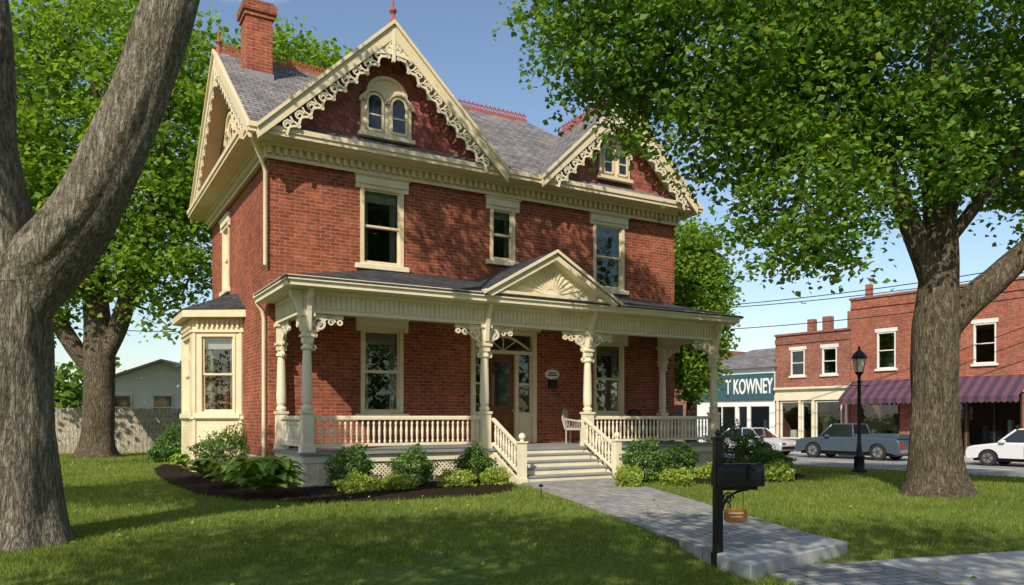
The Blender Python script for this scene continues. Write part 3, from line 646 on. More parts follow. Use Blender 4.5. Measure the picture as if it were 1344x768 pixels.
def make_tree(name,base,limbs,envs,ncl,lpc,ls,cr,seed,lm,bm,sides=14,mind=.5,twig=.013,ridge=.05):
    rng=np.random.default_rng(seed); base=np.array(base,float); par=empty(name,tuple(base))
    VV=[];FF=[];off=0; nodes=[];rad=[]
    for L in limbs:
        S=catmull(L,8); n=len(S); vs=[]
        for i in range(n):
            d=S[min(i+1,n-1),:3]-S[max(i-1,0),:3]; d/=np.linalg.norm(d)+1e-9
            if i==0: u=np.cross(d,[0,1,.01]); 
            u=u-d*np.dot(u,d); u/=np.linalg.norm(u); w=np.cross(d,u)
            for k in range(sides):
                a=2*math.pi*k/sides; p=S[i,:3]; 
                nz=noise.noise(Vector((math.cos(a)*1.6+p[0],math.sin(a)*1.6+p[1],p[2]*.6)))*1.6+noise.noise(Vector((math.cos(a)*6,math.sin(a)*6,p[2]*1.2+seed)))
                rr=S[i,3]*(1+ridge*nz*1.6)
                if L is limbs[0] and p[2]-base[2]<.7: rr*=1+.16*max(0,math.sin(a*5+seed))*(1-(p[2]-base[2])/.7)
                vs.append(p+(u*math.cos(a)+w*math.sin(a))*rr)
            nodes.append(S[i,:3]); rad.append(S[i,3])
        VV.append(np.array(vs)); k=np.arange(sides)
        for i in range(n-1): FF.append(off+np.stack([i*sides+k,i*sides+(k+1)%sides,(i+1)*sides+(k+1)%sides,(i+1)*sides+k],1))
        off+=len(vs)
    nl=len(nodes); ok=[i for i in range(nl) if nodes[i][2]-base[2]>2.2]
    C=[]; vol=np.array([e[1][0]*e[1][1]*e[1][2] for e in envs]); wgt=np.array([e[2] if len(e)>2 else 1 for e in envs])*vol; wgt=wgt/wgt.sum()
    tries=0
    while len(C)<ncl and tries<ncl*25:
        tries+=1; e=envs[rng.choice(len(envs),p=wgt)]; v=rng.normal(size=3); v/=np.linalg.norm(v)
        c=np.array(e[0])+v*np.array(e[1])*rng.uniform(.25,1)**.45
        if C and min(np.sum((np.array(C)-c)**2,1))<mind**2: continue
        C.append(c)
    C=np.array(C); st=np.array([nodes[i] for i in ok]); dd=np.array([np.min(np.linalg.norm(st-c,axis=1)) for c in C]); C=C[np.argsort(dd)]
    PA=np.zeros((nl+len(C)*14,3)); PA[:nl]=np.array(nodes); AL=np.zeros(len(PA),bool); AL[:nl]=[nodes[i][2]-base[2]>2.2 for i in range(nl)]; cnt=nl
    par_i=[-1]*nl; leafc=[0]*nl
    for c in C:
        dv=PA[:cnt]-c; ds_=np.linalg.norm(dv,axis=1)+np.where(dv[:,2]>0,dv[:,2]*.8,0); ds_=np.where(AL[:cnt],ds_,1e9)
        j=int(np.argmin(ds_)); p=PA[j].copy(); d=np.linalg.norm(c-p); ns=int(min(12,max(1,round(d/.55)))); last=j
        for s_ in range(1,ns+1):
            t=s_/ns; q=p+(c-p)*t+rng.normal(size=3)*.07*d*.5*(0 if s_==ns else 1)+np.array([0,0,.10*d*math.sin(math.pi*t)])
            PA[cnt]=q; AL[cnt]=True; par_i.append(last); leafc.append(0); last=cnt; cnt+=1
        leafc[last]+=1
    for i in range(cnt-1,nl-1,-1): leafc[par_i[i]]+=leafc[i]
    ii=np.arange(nl,cnt); pi=np.array([par_i[i] for i in ii]); lc=np.array(leafc,float)
    rr=twig*np.maximum(lc,1)**.48; rad=np.array(rad)
    r1=rr[ii]; r0=np.where(pi>=nl,rr[pi],np.minimum(rad[np.minimum(pi,nl-1)]*.8,rr[ii]*1.35))
    r0=np.minimum(r0,r1*1.8)
    V2,F2=segs_mesh(PA[pi],PA[ii],r0,r1,6)
    V=np.concatenate(VV+[V2]); F=np.concatenate([*FF,F2+off])
    np_mesh('trunk_and_branches',V-base,F,[bm],par,smooth=True)
    tot=[]; 
    for c in C:
        k=int(lpc*rng.uniform(.6,1.4)); g=np.clip(rng.normal(size=(k,3)),-1.9,1.9)*np.array([cr,cr,cr*.5])*rng.uniform(.75,1.2)
        g[:,2]-=.12*(g[:,0]**2+g[:,1]**2)/cr
        tot.append(c+g)
    t=np.concatenate(tot); V,F=leaf_arrays(t,ls,rng); np_mesh('foliage',V-base,F,[lm],par)
    return par
make_tree('maple_tree',(-6.25,9.4,-.1),[
 [(-6.28,9.4,-.15,.95),(-6.25,9.4,.12,.74),(-6.22,9.4,.7,.57),(-6.2,9.4,1.8,.50),(-6.2,9.4,2.8,.52),(-6.35,9.4,3.7,.46),(-6.5,9.4,5.0,.38),(-6.55,9.4,6.8,.33),(-6.9,9.2,9,.24),(-7.3,8.8,11,.12)],
 [(-6.15,9.4,2.5,.30),(-5.85,9.4,3.25,.40),(-5.25,9.35,3.95,.37),(-4.75,9.3,4.85,.34),(-4.4,9.3,5.7,.31),(-4.05,9.3,6.8,.28),(-3.8,9.6,8.4,.22),(-3.6,10.6,10.8,.16),(-3.4,12.0,13.4,.07)],
 [(-6.4,9.3,3.2,.2),(-7.2,9.2,4.2,.22),(-8.3,8.9,5.6,.2),(-9.2,7.9,7.4,.12),(-10.0,6.3,9.0,.06)]],
 [((-10.3,5,10),(3.3,2.6,1.9)),((-3.4,12.8,14.4),(3.0,1.5,1.5),2.2)],180,95,.14,.42,11,M['leafL'],M['bark'],40,.6,.014,.06)
make_tree('maple_tree',(-8,-3,0),[
 [(-8,-3,-.1,.7),(-8,-3,1,.48),(-7.9,-3,4,.42),(-7.4,-2.8,6,.32),(-6.4,-2.5,9,.2)],
 [(-7.9,-3,4,.3),(-5.5,-2.2,6.2,.22),(-3,-1.4,7.6,.14),(-.5,-1,8.3,.08)]],
 [((-4.8,-2,8.8),(3.4,2.4,1.8)),((-.6,-.9,8.4),(4.5,1.8,1.4))],215,80,.15,.45,12,M['leafR'],M['bark2'],14,.75)
make_tree('maple_tree',(8.45,15.35,0),[
 [(8.45,15.35,-.2,.85),(8.45,15.35,.1,.62),(8.43,15.35,.7,.47),(8.42,15.35,2,.42),(8.45,15.35,3.2,.43),(8.55,15.4,4.3,.36),(8.6,15.45,5.6,.3),(8.5,15.5,7.5,.25),(8.7,15.6,10,.17),(8.9,15.8,12.5,.06)],
 [(8.5,15.35,3.0,.22),(9.0,15.3,3.75,.27),(9.7,15.25,4.4,.25),(10.6,15.1,5.3,.22),(11.8,14.9,6.8,.15),(12.8,14.8,8.6,.06)],
 [(8.5,15.4,3.9,.2),(8.1,15.3,4.9,.21),(7.5,15.15,6.2,.18),(6.9,15,7.4,.15),(5.8,14.8,8.5,.12),(4.2,14.6,9.2,.08),(2.4,14.4,9.5,.04)],
 [(8.6,15.4,5.2,.16),(9.2,15.8,6.6,.17),(9.9,16.2,8.2,.13),(10.8,16.6,10.2,.06)],
 [(8.6,15.4,4.9,.12),(9.2,15.0,5.9,.12),(10,14.5,7.4,.1),(10.8,14,9.2,.05)],
 [(7.0,15,7.2,.09),(6.2,14.6,6.9,.08),(5.4,14.2,6.1,.05),(5.1,14.1,5.0,.025)],
 [(7.5,15.1,6.3,.1),(7.1,15.6,8.2,.09),(6.6,15.9,10.2,.05)],
 [(5.8,14.8,8.5,.09),(4.0,14.9,10.6,.08),(2.2,14.9,12.2,.05),(.9,14.8,13.2,.03)]],
 [((8.8,15.4,10),(5,3.8,3.4)),((4.0,14.5,9.0),(3.4,2.3,1.9),1.6),((1.7,14.3,8.9),(1.6,1.6,1.3),2.0),((5.5,14.3,5.7),(1.3,1.2,1.6),5),((3.6,14.3,7.0),(1.7,1.2,1.0),3),((7.2,14.6,6.4),(1.7,1.5,1.0),1.8),((11.5,15,7.0),(2.6,2.5,1.9),1.2),((5.4,14.5,7.6),(2,1.6,1.0),1.8),((.9,14.8,13.5),(2.1,1.5,1.2),1.6)],
 760,125,.13,.36,13,M['leafR'],M['bark2'],26,.40,.011,.06)
make_tree('maple_tree',(-16.2,30,0),[
 [(-16.2,30,-.2,1.0),(-16.2,30,.4,.68),(-16.1,30,2,.55),(-16.1,30,4,.55),(-16.3,30,7,.42),(-16.5,30,11,.3),(-16.2,30,15,.15)],
 [(-16.1,30,3.4,.3),(-15.2,29.8,5.2,.34),(-14.4,29.6,7.6,.27),(-13.6,29.5,10.5,.16),(-13,29.3,14,.06)],
 [(-16.2,30,3.2,.3),(-17.3,29.8,4.8,.32),(-18.4,29.6,7,.25),(-19.4,29.4,10,.15)]],
 [((-16,30,12.5),(6,4,6),1),((-13.2,29.5,8.6),(2.2,2.4,3.6),1.3),((-19,29.5,8.5),(3.2,2.5,3.6),1.2),((-16,29.5,7.8),(3,2.5,1.6),1)],
 430,85,.24,.60,14,M['leafL'],M['bark2'],20,.85,.018)
make_tree('maple_tree',(-11.5,39,0),[[(-11.5,39,-.2,.6),(-11.5,39,3,.42),(-11.3,39,8,.32),(-11.2,39,13,.2),(-11.2,39,18,.06)]],
 [((-11.2,39,15.5),(4.3,3.5,5.5))],260,75,.28,.68,15,M['leafL'],M['bark2'],12,.85,.018)
make_tree('maple_tree',(-26,36,0),[[(-26,36,-.2,.7),(-26,36,3,.5),(-26,36,8,.35),(-26,36,14,.1)]],
 [((-26,36,11),(5.5,4,6.5)),((-23.5,36,7.5),(2.4,2.4,2.6))],330,70,.3,.72,16,M['leafL'],M['bark2'],12,.95,.018)
make_tree('linden_tree',(7.0,30,-.2),[[(7.0,30,-.4,.3),(7.0,30,2,.2),(7.0,30,5,.14),(7.0,30,8.4,.04)]],
 [((7.05,30,6.2),(1.35,1.5,3.1)),((7.0,30,3.4),(.9,1,1.2))],170,110,.17,.34,17,M['leafL'],M['bark2'],10,.4,.012)
rng=np.random.default_rng(5); cc=[]
def blob(cx,cy,rx,ry,rz,z0,n): 
    v=rng.normal(size=(n,3)); v/=np.linalg.norm(v,axis=1)[:,None]; r=rng.uniform(.5,1,n)[:,None]**.4
    lum=1+.14*np.sin(v[:,0:1]*5+cx)+.12*np.sin(v[:,2:3]*6+cy)
    p=v*r*lum*np.array([rx,ry,rz]); p[:,2]=np.abs(p[:,2]); cc.append(p+np.array([cx,cy,z0]))
for i in range(22): x=-62+i*2.4; blob(x+R.uniform(-1,1),56+R.uniform(-2,8),3.4,2.8,R.uniform(4,7.5),-.3,800)
for i in range(7): x=-48+i*3.2; blob(x,42+R.uniform(-1,2),2.2,1.6,R.uniform(1.9,3.2),-.3,600)
for i in range(16): x=-10+i*4; blob(x,88+R.uniform(-4,4),4.2,3,R.uniform(5,9),-.6,500)
for i in range(26):
    a=math.pi*(.96+1.12*i/25); tall=a>1.5*math.pi; blob(38*math.cos(a),42*math.sin(a)-2,4.5,4,R.uniform(17,24) if tall else R.uniform(8,13),-.3,2200 if tall else 700)
C=np.concatenate(cc); V,F=leaf_arrays(C,.5,rng,.3); np_mesh('distant_trees',V,F,[M['leafD']])
# ------------------------------------------------------------------ beds, shrubs
def inpoly(x,y,P):
    c=np.zeros(np.shape(x),bool); j=len(P)-1
    for i in range(len(P)):
        xi,yi=P[i];xj,yj=P[j]
        c^=((yi>y)!=(yj>y))&(x<(xj-xi)*(y-yi)/(yj-yi+1e-12)+xi); j=i
    return c
BL=[hw(4.6,-.05),(.1,17.2),(-.1,15.9),(-.9,15.0),(-2.2,14.35),(-3.6,14.1),(-5.0,14.3),(-6.3,15.4),(-7.6,17.4),(-9.3,20.2),(-10.7,23),(-11.6,25.6),hw(-1.4,9.2),hw(-1.5,6.3),hw(-.3,5.5),hw(-.1,0)]
BR=[hw(7.45,-.05),hw(7.5,-1.7),(3.6,17.9),(5.0,17.6),(6.6,18.3),(7.8,20.2),(8.3,23),(7.2,25.8),hw(13.2,2.4),hw(12.4,0)]
def bed(P):
    P_=np.array(P); xs=np.arange(P_[:,0].min(),P_[:,0].max()+.12,.1); ys=np.arange(P_[:,1].min(),P_[:,1].max()+.12,.1)
    X,Y=np.meshgrid(xs,ys); rr=np.random.default_rng(3); Z=H(X,Y)+.025+rr.uniform(-.012,.012,X.shape); V=np.stack([X,Y,Z],-1).reshape(-1,3)
    idx=np.arange(X.size).reshape(X.shape); F=np.stack([idx[:-1,:-1],idx[:-1,1:],idx[1:,1:],idx[1:,:-1]],-1).reshape(-1,4)
    cx=(X[:-1,:-1]+.05).ravel(); cy=(Y[:-1,:-1]+.05).ravel(); F=F[inpoly(cx,cy,P)]
    np_mesh('mulch_bed',V,F,[M['mulch']])
bed(BL); bed(BR)
def px(x,y,z=0):
    Y_=1010*(1.55-z)/(y-548); return ((x-672)/1010*Y_,Y_)
def shrub(name,xy,r,h,mat,ls,n,seed):
    rng=np.random.default_rng(seed); x,y=xy; z=float(H(x,y)); v=rng.normal(size=(n,3)); v/=np.linalg.norm(v,axis=1)[:,None]
    k=rng.uniform(.3,1,n)[:,None]**.35; lum=1+.14*np.sin(v[:,:1]*6+seed)+.12*np.sin(v[:,1:2]*7+seed*2)+.12*np.sin(v[:,2:3]*8)+.1*rng.normal(size=(n,1))*(rng.random((n,1))<.2)
    p=v*k*lum*np.array([r,r,h*.55]); p[:,2]+=h*.5; p=p[p[:,2]>.0]
    V,F=leaf_arrays(p,ls,rng,.2,.36); e=empty(name,(x,y,z)); np_mesh('leaves',V,F,[mat],e)
    b=MB()
    for i in range(7):
        a=i*.9; b.tube([(0,0,-.05),(r*.3*math.cos(a),r*.3*math.sin(a),h*.4),(r*.6*math.cos(a),r*.6*math.sin(a),h*.75)],[.015,.01,.004],5)
    b.obj('stems',e,[M['bark2']])
def hosta(xy,r,h,mat,seed,n=46):
    rr=random.Random(seed); x,y=xy; vs=[];fs=[]
    for i in range(n):
        a=rr.uniform(0,6.283); el=rr.uniform(.25,1.25); L=r*rr.uniform(.6,1.15); w=L*.24
        pts=[]
        for k in range(6):
            t=k/5; d=L*t*math.cos(el*.6); zz=.03+h*math.sin(min(math.pi*.75,t*math.pi*.72))*math.sin(el)+.04
            ww=w*math.sin(math.pi*min(1,(t*.92+.06)))
            cx=d*math.cos(a);cy=d*math.sin(a); pts.append((cx-ww*math.sin(a),cy+ww*math.cos(a),zz+ww*.3)); pts.append((cx,cy,zz)); pts.append((cx+ww*math.sin(a),cy-ww*math.cos(a),zz+ww*.3))
        o=len(vs); vs+=pts
        for k in range(5):
            for c in (0,1): fs.append((o+3*k+c,o+3*k+c+1,o+3*k+4+c,o+3*k+3+c))
    np_mesh('hosta_plant',np.array(vs),np.array(fs),[mat],loc=(x,y,float(H(x,y))),smooth=True)
hs=hw
k=100
for (t,s,r,h) in ((.75,-.8,.50,.84),(2.2,-.8,.46,.78),(3.75,-.85,.42,.80)): shrub('boxwood_shrub',hs(t,s),r,h,M['shrub'],.065,3600,k); k+=1
for (t,s,r,h) in ((.6,-1.6,.46,.36),(1.5,-1.55,.36,.3),(2.9,-1.55,.44,.36),(3.95,-1.5,.36,.38)): shrub('spirea_plant',hs(t,s),r,h,M['lime'],.055,1900,k); k+=1
hosta(px(345,652),.85,.72,M['hosta'],1,120); hosta(px(302,640),.6,.5,M['hosta'],2,80); hosta(px(270,628),.6,.46,M['hosta'],4,70); hosta(px(245,618),.55,.45,M['hosta'],3,60)
for (x,y,r,h) in ((300,622,.85,1.15),(268,612,.8,.95),(232,603,.7,1.15),(330,616,.55,1.15),(215,606,.5,.6)): shrub('shrub',px(x,y),r,h,M['shrub'],.085,3200,k); k+=1
for (x,y,r,h) in ((845,634,.52,.95),(893,622,.5,.75),(955,612,.7,1.4),(988,610,.6,1.05),(1008,618,.6,.6)): shrub('shrub',px(x,y),r,h,M['shrub'],.075,3000,k); k+=1
for (x,y,r,h) in ((824,640,.34,.45),(888,638,.42,.36),(935,630,.42,.36),(1020,632,.46,.42),(972,634,.45,.34)): shrub('spirea_plant',px(x,y),r,h,M['lime'],.06,1600,k); k+=1
# ------------------------------------------------------------------ grass
rng=np.random.default_rng(9); pts=[]
for (y0,y1,den,sc) in ((5.5,9,1300,1.05),(9,12,850,1.25),(12,16,460,1.6),(16,22,210,2.1),(22,34,80,2.9)):
    xm=y1*.95; nn=int((y1-y0)*2*xm*den); x=rng.uniform(-xm,xm,nn); y=rng.uniform(y0,y1,nn)
    ok=(np.abs(x)<y*.82+.5)&((.8*x+.6*y)<27.2); x=x[ok];y=y[ok]; pts.append(np.stack([x,y,np.full(len(x),sc)],1))
G=np.concatenate(pts); x,y,sc=G.T; ok=np.ones(len(x),bool)
hp=[hw(-.35,-.1),hw(12.5,-.1),hw(13.1,2.4),hw(13.1,10.8),hw(-.35,10.8)]
for P in (WK,[(2.26,8.5),(3.9,9.95),(4.08,9.3),(2.44,7.83)],BL,BR,hp,[sw(0,-.02),sw(14,-.02),sw(14,2),sw(0,2)],[hw(4.6,0),hw(7.45,0),hw(7.45,-1.6),hw(4.6,-1.6)],bay):
    ok&=~inpoly(x,y,P)
x=x[ok];y=y[ok];sc=sc[ok]; n_=len(x); z=H(x,y)
pn=.5+.5*np.sin(x*1.3+np.sin(y*.9)*2)*np.cos(y*1.1+x*.4)
h=rng.uniform(.03,.065,n_)*(1+.35*pn)*(1+(sc-1)*.25); a=rng.uniform(0,2*np.pi,n_); wv=.0045*sc*rng.uniform(.8,1.5,n_); ln=rng.uniform(.1,.8,n_)*h; b2=rng.uniform(0,2*np.pi,n_)
B=np.stack([x,y,z-.005],1); dx=np.stack([np.cos(a)*wv,np.sin(a)*wv,0*a],1); tip=B+np.stack([np.cos(b2)*ln,np.sin(b2)*ln,h],1)
V=np.stack([B-dx,B+dx,tip],1).reshape(-1,3); F=np.arange(3*n_).reshape(-1,3); np_mesh('grass',V,F,[M['grass']])
m_=160; xx=rng.uniform(-7,7,m_); yy=rng.uniform(7,15,m_); V,F=leaf_arrays(np.stack([xx,yy,H(xx,yy)+.05],1),.07,rng,2); np_mesh('fallen_leaves',V,F,[M['lime']])
# ------------------------------------------------------------------ mailbox
mx,my=2.3,8.6; mz=float(H(mx,my)); mb=empty('mailbox',(mx,my,mz),math.radians(8)); zt=1.36-mz
b=MB(); b.box(-.045,.045,-.045,.045,-.1,zt-.06); b.box(-.06,.06,-.06,.06,0,.16); b.box(-.06,.06,-.06,.06,zt-.06,zt-.03); b.lathe(0,0,[(.03,zt-.03),(.02,zt-.01),(.035,zt+.01),(.03,zt+.03),(.004,zt+.06)],10)
b.box(.04,.46,-.03,.03,.86,.9); b.ribbon([(.05+.3*(1-math.cos(q)),.62+.24*math.sin(q)) for q in [math.pi/2*i/10 for i in range(11)]],.025,-.012,.012)
b.ribbon(spiral(.12,.77,.07,.015,0,1.6),.016,-.01,.01); b.ring(.1,.68,.05,.014,-.008,.008); b.obj('post',mb,[M['black']],bevel=.004)
b=MB(XF(0,0,0,1,1,0)); prof=[(-.1,.905),(.1,.905),(.1,1.06)]+[(.1*math.cos(q),1.06+.1*math.sin(q)) for q in [math.pi*i/12 for i in range(1,12)]]+[(-.1,1.06)]
b.extr(prof,-.02,.50); b.extr([(p[0]*1.06,.905+(p[1]-.905)*1.04-.003) for p in prof],-.035,-.0205); b.extr([(p[0]*1.05,.905+(p[1]-.905)*1.03) for p in prof],.47,.505); b.obj('letterbox_body',mb,[M['black']],smooth=True)
b=MB(); b.tube([(.12,0,.87),(.12,0,.66)],.004,5); b.tube([(.3,0,.87),(.3,0,.66)],.004,5); b.obj('chains',mb,[M['black']])
b=MB(); b.extr([(.08,.52),(.12,.5),(.3,.5),(.34,.52),(.345,.62),(.3,.66),(.22,.65),(.12,.66),(.075,.62)],-.012,.012); b.obj('hanging_sign',mb,[M['woodsign']],bevel=.004)
b=MB(); b.box(.12,.3,-.0145,-.0125,.595,.61); b.box(.14,.28,-.0145,-.0125,.555,.567); b.obj('sign_lettering',mb,[M['cream']])
b=MB(); b.box(.3,.33,-.125,-.11,.98,1.15); b.box(.3,.4,-.125,-.11,1.1,1.15); b.obj('flag',mb,[M['black']])
lx,ly=px(710,655); b=MB(); b.lathe(0,0,[(.01,0),(.01,.22),(.05,.225),(.05,.24),(.02,.27),(.005,.28)],8); b.obj('path_light',None,[M['black']],loc=(lx,ly,float(H(lx,ly))))
# street lamp
lx,ly=11.1,24.6; lz=float(H(lx,ly)); L=empty('street_lamp',(lx,ly,lz)); b=MB()
b.lathe(0,0,[(.24,0),(.24,.12),(.17,.18),(.15,.5),(.17,.55),(.1,.62),(.075,.9),(.06,1.0),(.052,2.9),(.07,2.95),(.045,3.0),(.05,3.12),(.12,3.2),(.14,3.24)],12)
b.box(-.3,.3,-.012,.012,2.8,2.825)
for s_ in range(4):
    a=math.pi/4+s_*math.pi/2; b.tube([(.12*math.cos(a),.12*math.sin(a),3.24),(.2*math.cos(a),.2*math.sin(a),3.68)],.014,5)
b.lathe(0,0,[(.24,3.68),(.25,3.71),(.17,3.84),(.07,3.93),(.03,3.97),(.045,4.02),(.01,4.1)],10); b.obj('post_and_cap',L,[M['black']],smooth=True)
b=MB(); b.lathe(0,0,[(.1,3.25),(.175,3.67)],8); b.obj('lantern_glass',L,[M['lampglass']])
# ------------------------------------------------------------------ fence, neighbour
def fence(p,q):
    p=Vector(p);q=Vector(q);L=(q-p).length; b=MB(); k=0; rr=random.Random(2)
    while k<L:
        j=rr.uniform(-.03,.03); w=.14; h=1.95+j; b.extr([(k,-.02),(k+w,-.02),(k+w,h-.04),(k+w-.03,h),(k+.03,h),(k,h-.04)],rr.uniform(-.004,.004),.02+rr.uniform(0,.004)); k+=.15
    for z in (.3,1.0,1.65): b.box(0,L,.03,.07,z,z+.09)
    b.obj('wooden_fence',None,[M['fence']],loc=(p.x,p.y,0),rz=math.atan2(q.y-p.y,q.x-p.x))
fence((-34,28),(-11.8,35))
nh=empty('white_house',(-20.2,45,-.1),.1); b=MB()
b.box(-4,3.6,0,7,0,3.6); b.extr([(-4,3.6),(3.6,3.6),(-.2,4.9)],0,.1)
k=.2
while k<3.6: b.box(-4.02,3.62,-.02,0,k,k+.015); k+=.2
b.obj('siding_walls',nh,[M['siding']])
b=MB()
for sg in (-1,1): b.extr([(-.2,5.05),(-.2+sg*4.3,3.55),(-.2+sg*4.3,3.45),(-.2,4.92)],-.35,7.3)
b.obj('roof',nh,[M['conc']])
b=MB()
for w in (-3.0,-.7,1.7): b.box(w,w+1,-.05,-.021,1.6,2.9)
b.obj('window_panes',nh,[M['carglass']])
b=MB()
for w in (-3.0,-.7,1.7): 
    for (x0,x1,z0,z1) in ((w-.1,w,1.5,3),(w+1,w+1.1,1.5,3),(w,w+1,2.9,3),(w,w+1,1.5,1.6),(w,w+1,2.2,2.27)): b.box(x0,x1,-.07,-.022,z0,z1)
b.obj('window_trim',nh,[M['white']])
# ------------------------------------------------------------------ shops
F0=(21.0,39.5)
def shop(name,k0,k1,top,dep,mat,ops,base=-.33):
    e=empty(name,(F0[0],F0[1],0),RZ); b=MB(XF(0,0,1,0,0,-1)); wall(b,k0,k1,base-.1,top,ops,.25); b.xf=I4
    b.add([(k0,0,base-.1),(k0,-dep,base-.1),(k0,-dep,top),(k0,0,top)],[(0,1,2,3)]); b.add([(k1,0,base-.1),(k1,-dep,base-.1),(k1,-dep,top),(k1,0,top)],[(0,1,2,3)]); b.add([(k0,-dep,base-.1),(k1,-dep,base-.1),(k1,-dep,top),(k0,-dep,top)],[(0,1,2,3)])
    b.add([(k0,0,top-.4),(k1,0,top-.4),(k1,-dep,top-.4),(k0,-dep,top-.4)],[(0,1,2,3)])
    b.obj('walls',e,[mat])
    b=MB(); b.box(k0-.05,k1+.05,-.3,.08,top,top+.12); b.box(k0,k1,.0,.06,top-.5,top-.4); k=k0+.1
    while k<k1-.1: b.box(k,k+.14,.0,.07,top-.4,top-.22); k+=.32
    b.obj('parapet',e,[mat])
    b=MB(); b.box(k0+.1,k1-.1,-3.2,-3.1,base,top-.6); b.box(k0+.1,k1-.1,-3.2,-.3,base-.02,base+.02); b.obj('interior_back',e,[M['dark']])
    return e
def shopwin(e,ops,mat,mull=None,sill=True):
    b=MB(); g=MB()
    for (a0,a1,z0,z1) in ops:
        f=.07; b.box(a0+.002,a0+f,-.12,.02,z0,z1); b.box(a1-f,a1-.002,-.12,.02,z0,z1); b.box(a0+f,a1-f,-.12,.02,z1-f,z1-.002); b.box(a0+f,a1-f,-.12,.02,z0+.002,z0+f)
        if mull:
            nn=int((a1-a0)/mull)
            for i in range(1,nn): c=a0+i*(a1-a0)/nn; b.box(c-.03,c+.03,-.1,.0,z0+f,z1-f)
        else: b.box(a0+f,a1-f,-.1,.0,(z0+z1)/2-.025,(z0+z1)/2+.025)
        g.add([(a0+f,-.06,z0+f),(a1-f,-.06,z0+f),(a1-f,-.06,z1-f),(a0+f,-.06,z1-f)],[(0,1,2,3)])
        if sill: b.box(a0-.1,a1+.1,0,.1,z0-.12,z0-.001); b.box(a0-.1,a1+.1,0,.05,z1+.001,z1+.2)
    b.obj('window_frames',e,[mat]); g.obj('window_glass',e,[M['glass']])
rr=random.Random(8)
def goods(e,lo):
    b=MB()
    for (a0,a1,z0,z1) in lo:
        c=a0+.15
        while c<a1-.3: hh=rr.uniform(.4,1.3); b.box(c,c+rr.uniform(.15,.4),-.9,-.5,z0,z0+hh,rr.randrange(4)); c+=.5
    b.obj('display_goods',e,[M['cream'],M['carblue'],M['red'],M['siding']],bevel=.04)
up=[(c-.5,c+.5,4.15,6.1) for c in (1.8,-3.0,-7.8,-12)]; lo=[(1.1,3.3,.15,2.7),(-1.6,.5,.15,2.7),(-4.6,-2.2,.15,2.7),(-8,-5.2,.15,2.7),(-12.5,-8.8,.15,2.7)]
e=shop('brick_shop',-14,3.8,8.0,14,M['shopbrick'],up+lo+[(-2.14,-1.66,-.3,2.7)]); shopwin(e,up,M['white']); shopwin(e,lo+[(-2.14,-1.66,-.3,2.7)],M['dark'],1.1,False)
b=MB(); b.box(-14,3.8,.003,.1,2.75,3.45); b.obj('shop_fascia',e,[M['cream']])
b=MB(); i=0
for k0_,k1_ in ((-5.0,3.5),(-13.6,-6)):
    k=k0_
    while k<k1_:
        b.add([(k,.1,3.55),(k+.24,.1,3.55),(k+.24,1.5,2.55),(k,1.5,2.55)],[(0,1,2,3)],i%2); b.add([(k,1.5,2.55),(k+.24,1.5,2.55),(k+.24,1.5,2.3),(k+.12,1.5,2.22),(k,1.5,2.3)],[(0,1,2,3,4)],i%2); k+=.24; i+=1
b.obj('striped_awning',e,[M['awn1'],M['awn2']])
b=MB(); b.box(3.05,3.35,-1.0,-.7,8.0,8.9); b.obj('roof_chimney',e,[M['shopbrick']]); goods(e,lo)
up2=[(4.6,5.5,4.0,5.5),(6.6,7.5,4.0,5.5)]; lo2=[(4.3,5.9,.3,2.5),(6.9,8.2,.3,2.5)]
e=shop('brick_shop',3.84,8.55,6.4,11,M['shopbrick2'],up2+lo2+[(6.1,6.8,-.3,2.5)]); shopwin(e,up2,M['white']); shopwin(e,lo2+[(6.1,6.8,-.3,2.5)],M['white'],.9,False); goods(e,lo2)
b=MB(); b.box(3.9,8.5,.003,.12,2.55,3.2); b.box(3.9,8.5,.003,.3,3.2,3.32)
for c in (3.95,5.95,6.83,8.3): b.box(c,c+.13,.003,.1,-.33,2.55)
b.obj('shop_fascia',e,[M['cream2']])
b=MB(); b.box(6.8,7.2,-1.6,-1.2,6.1,7.4); b.obj('roof_chimney',e,[M['shopbrick']])
lo3=[(8.9,10.4,.2,2.3),(11.4,13.6,.2,2.3),(10.5,11.3,-.3,2.3)]
e=shop('sign_shop',8.6,14.5,4.5,9,M['siding'],lo3); shopwin(e,lo3,M['white'],.8,False); goods(e,lo3)
b=MB(); b.box(8.62,14.48,.003,.14,2.62,4.25); b.obj('sign_board',e,[M['teal']],bevel=.02)
b=MB(); b.add([(8.4,.3,4.6),(14.7,.3,4.6),(13.4,-4.5,6.2),(9.8,-4.5,6.2),(8.4,-9.2,4.6),(14.7,-9.2,4.6)],[(0,1,2,3),(0,3,4),(1,5,2),(3,2,5,4),(0,4,5,1)]); b.obj('hip_roof',e,[M['roof']])
cu=bpy.data.curves.new('shop_sign_text','FONT'); cu.body='T KOWNEY'; cu.size=1.3; cu.extrude=.02; cu.offset=.02; cu.align_x='CENTER'; cu.align_y='CENTER'; cu.materials.append(M['letter'])
o=bpy.data.objects.new('sign_lettering',cu); link(o,e); o.location=(10.35,.17,3.42); o.rotation_euler=(math.radians(90),0,math.pi); o.scale=(.5,1.0,1)
e=empty('brick_shop',(F0[0],F0[1],0),RZ); b=MB(); b.box(14.8,26,-12,0,-.4,6.2); b.box(10,15,-22,-13,-.4,8.0); b.box(11,11.6,-14,-13.4,8.0,9.4); b.box(13,13.6,-14,-13.4,8.0,9.2); b.box(27,40,-12,0,-.4,7); b.obj('walls',e,[M['shopbrick2']])
b=MB()
for c in (16,18.5,21,23.5,28,31,34): b.box(c,c+1,.01,.04,3.6,5.2); b.box(c-.3,c+1.4,.01,.04,.2,2.4)
b.obj('windows',e,[M['carglass']])
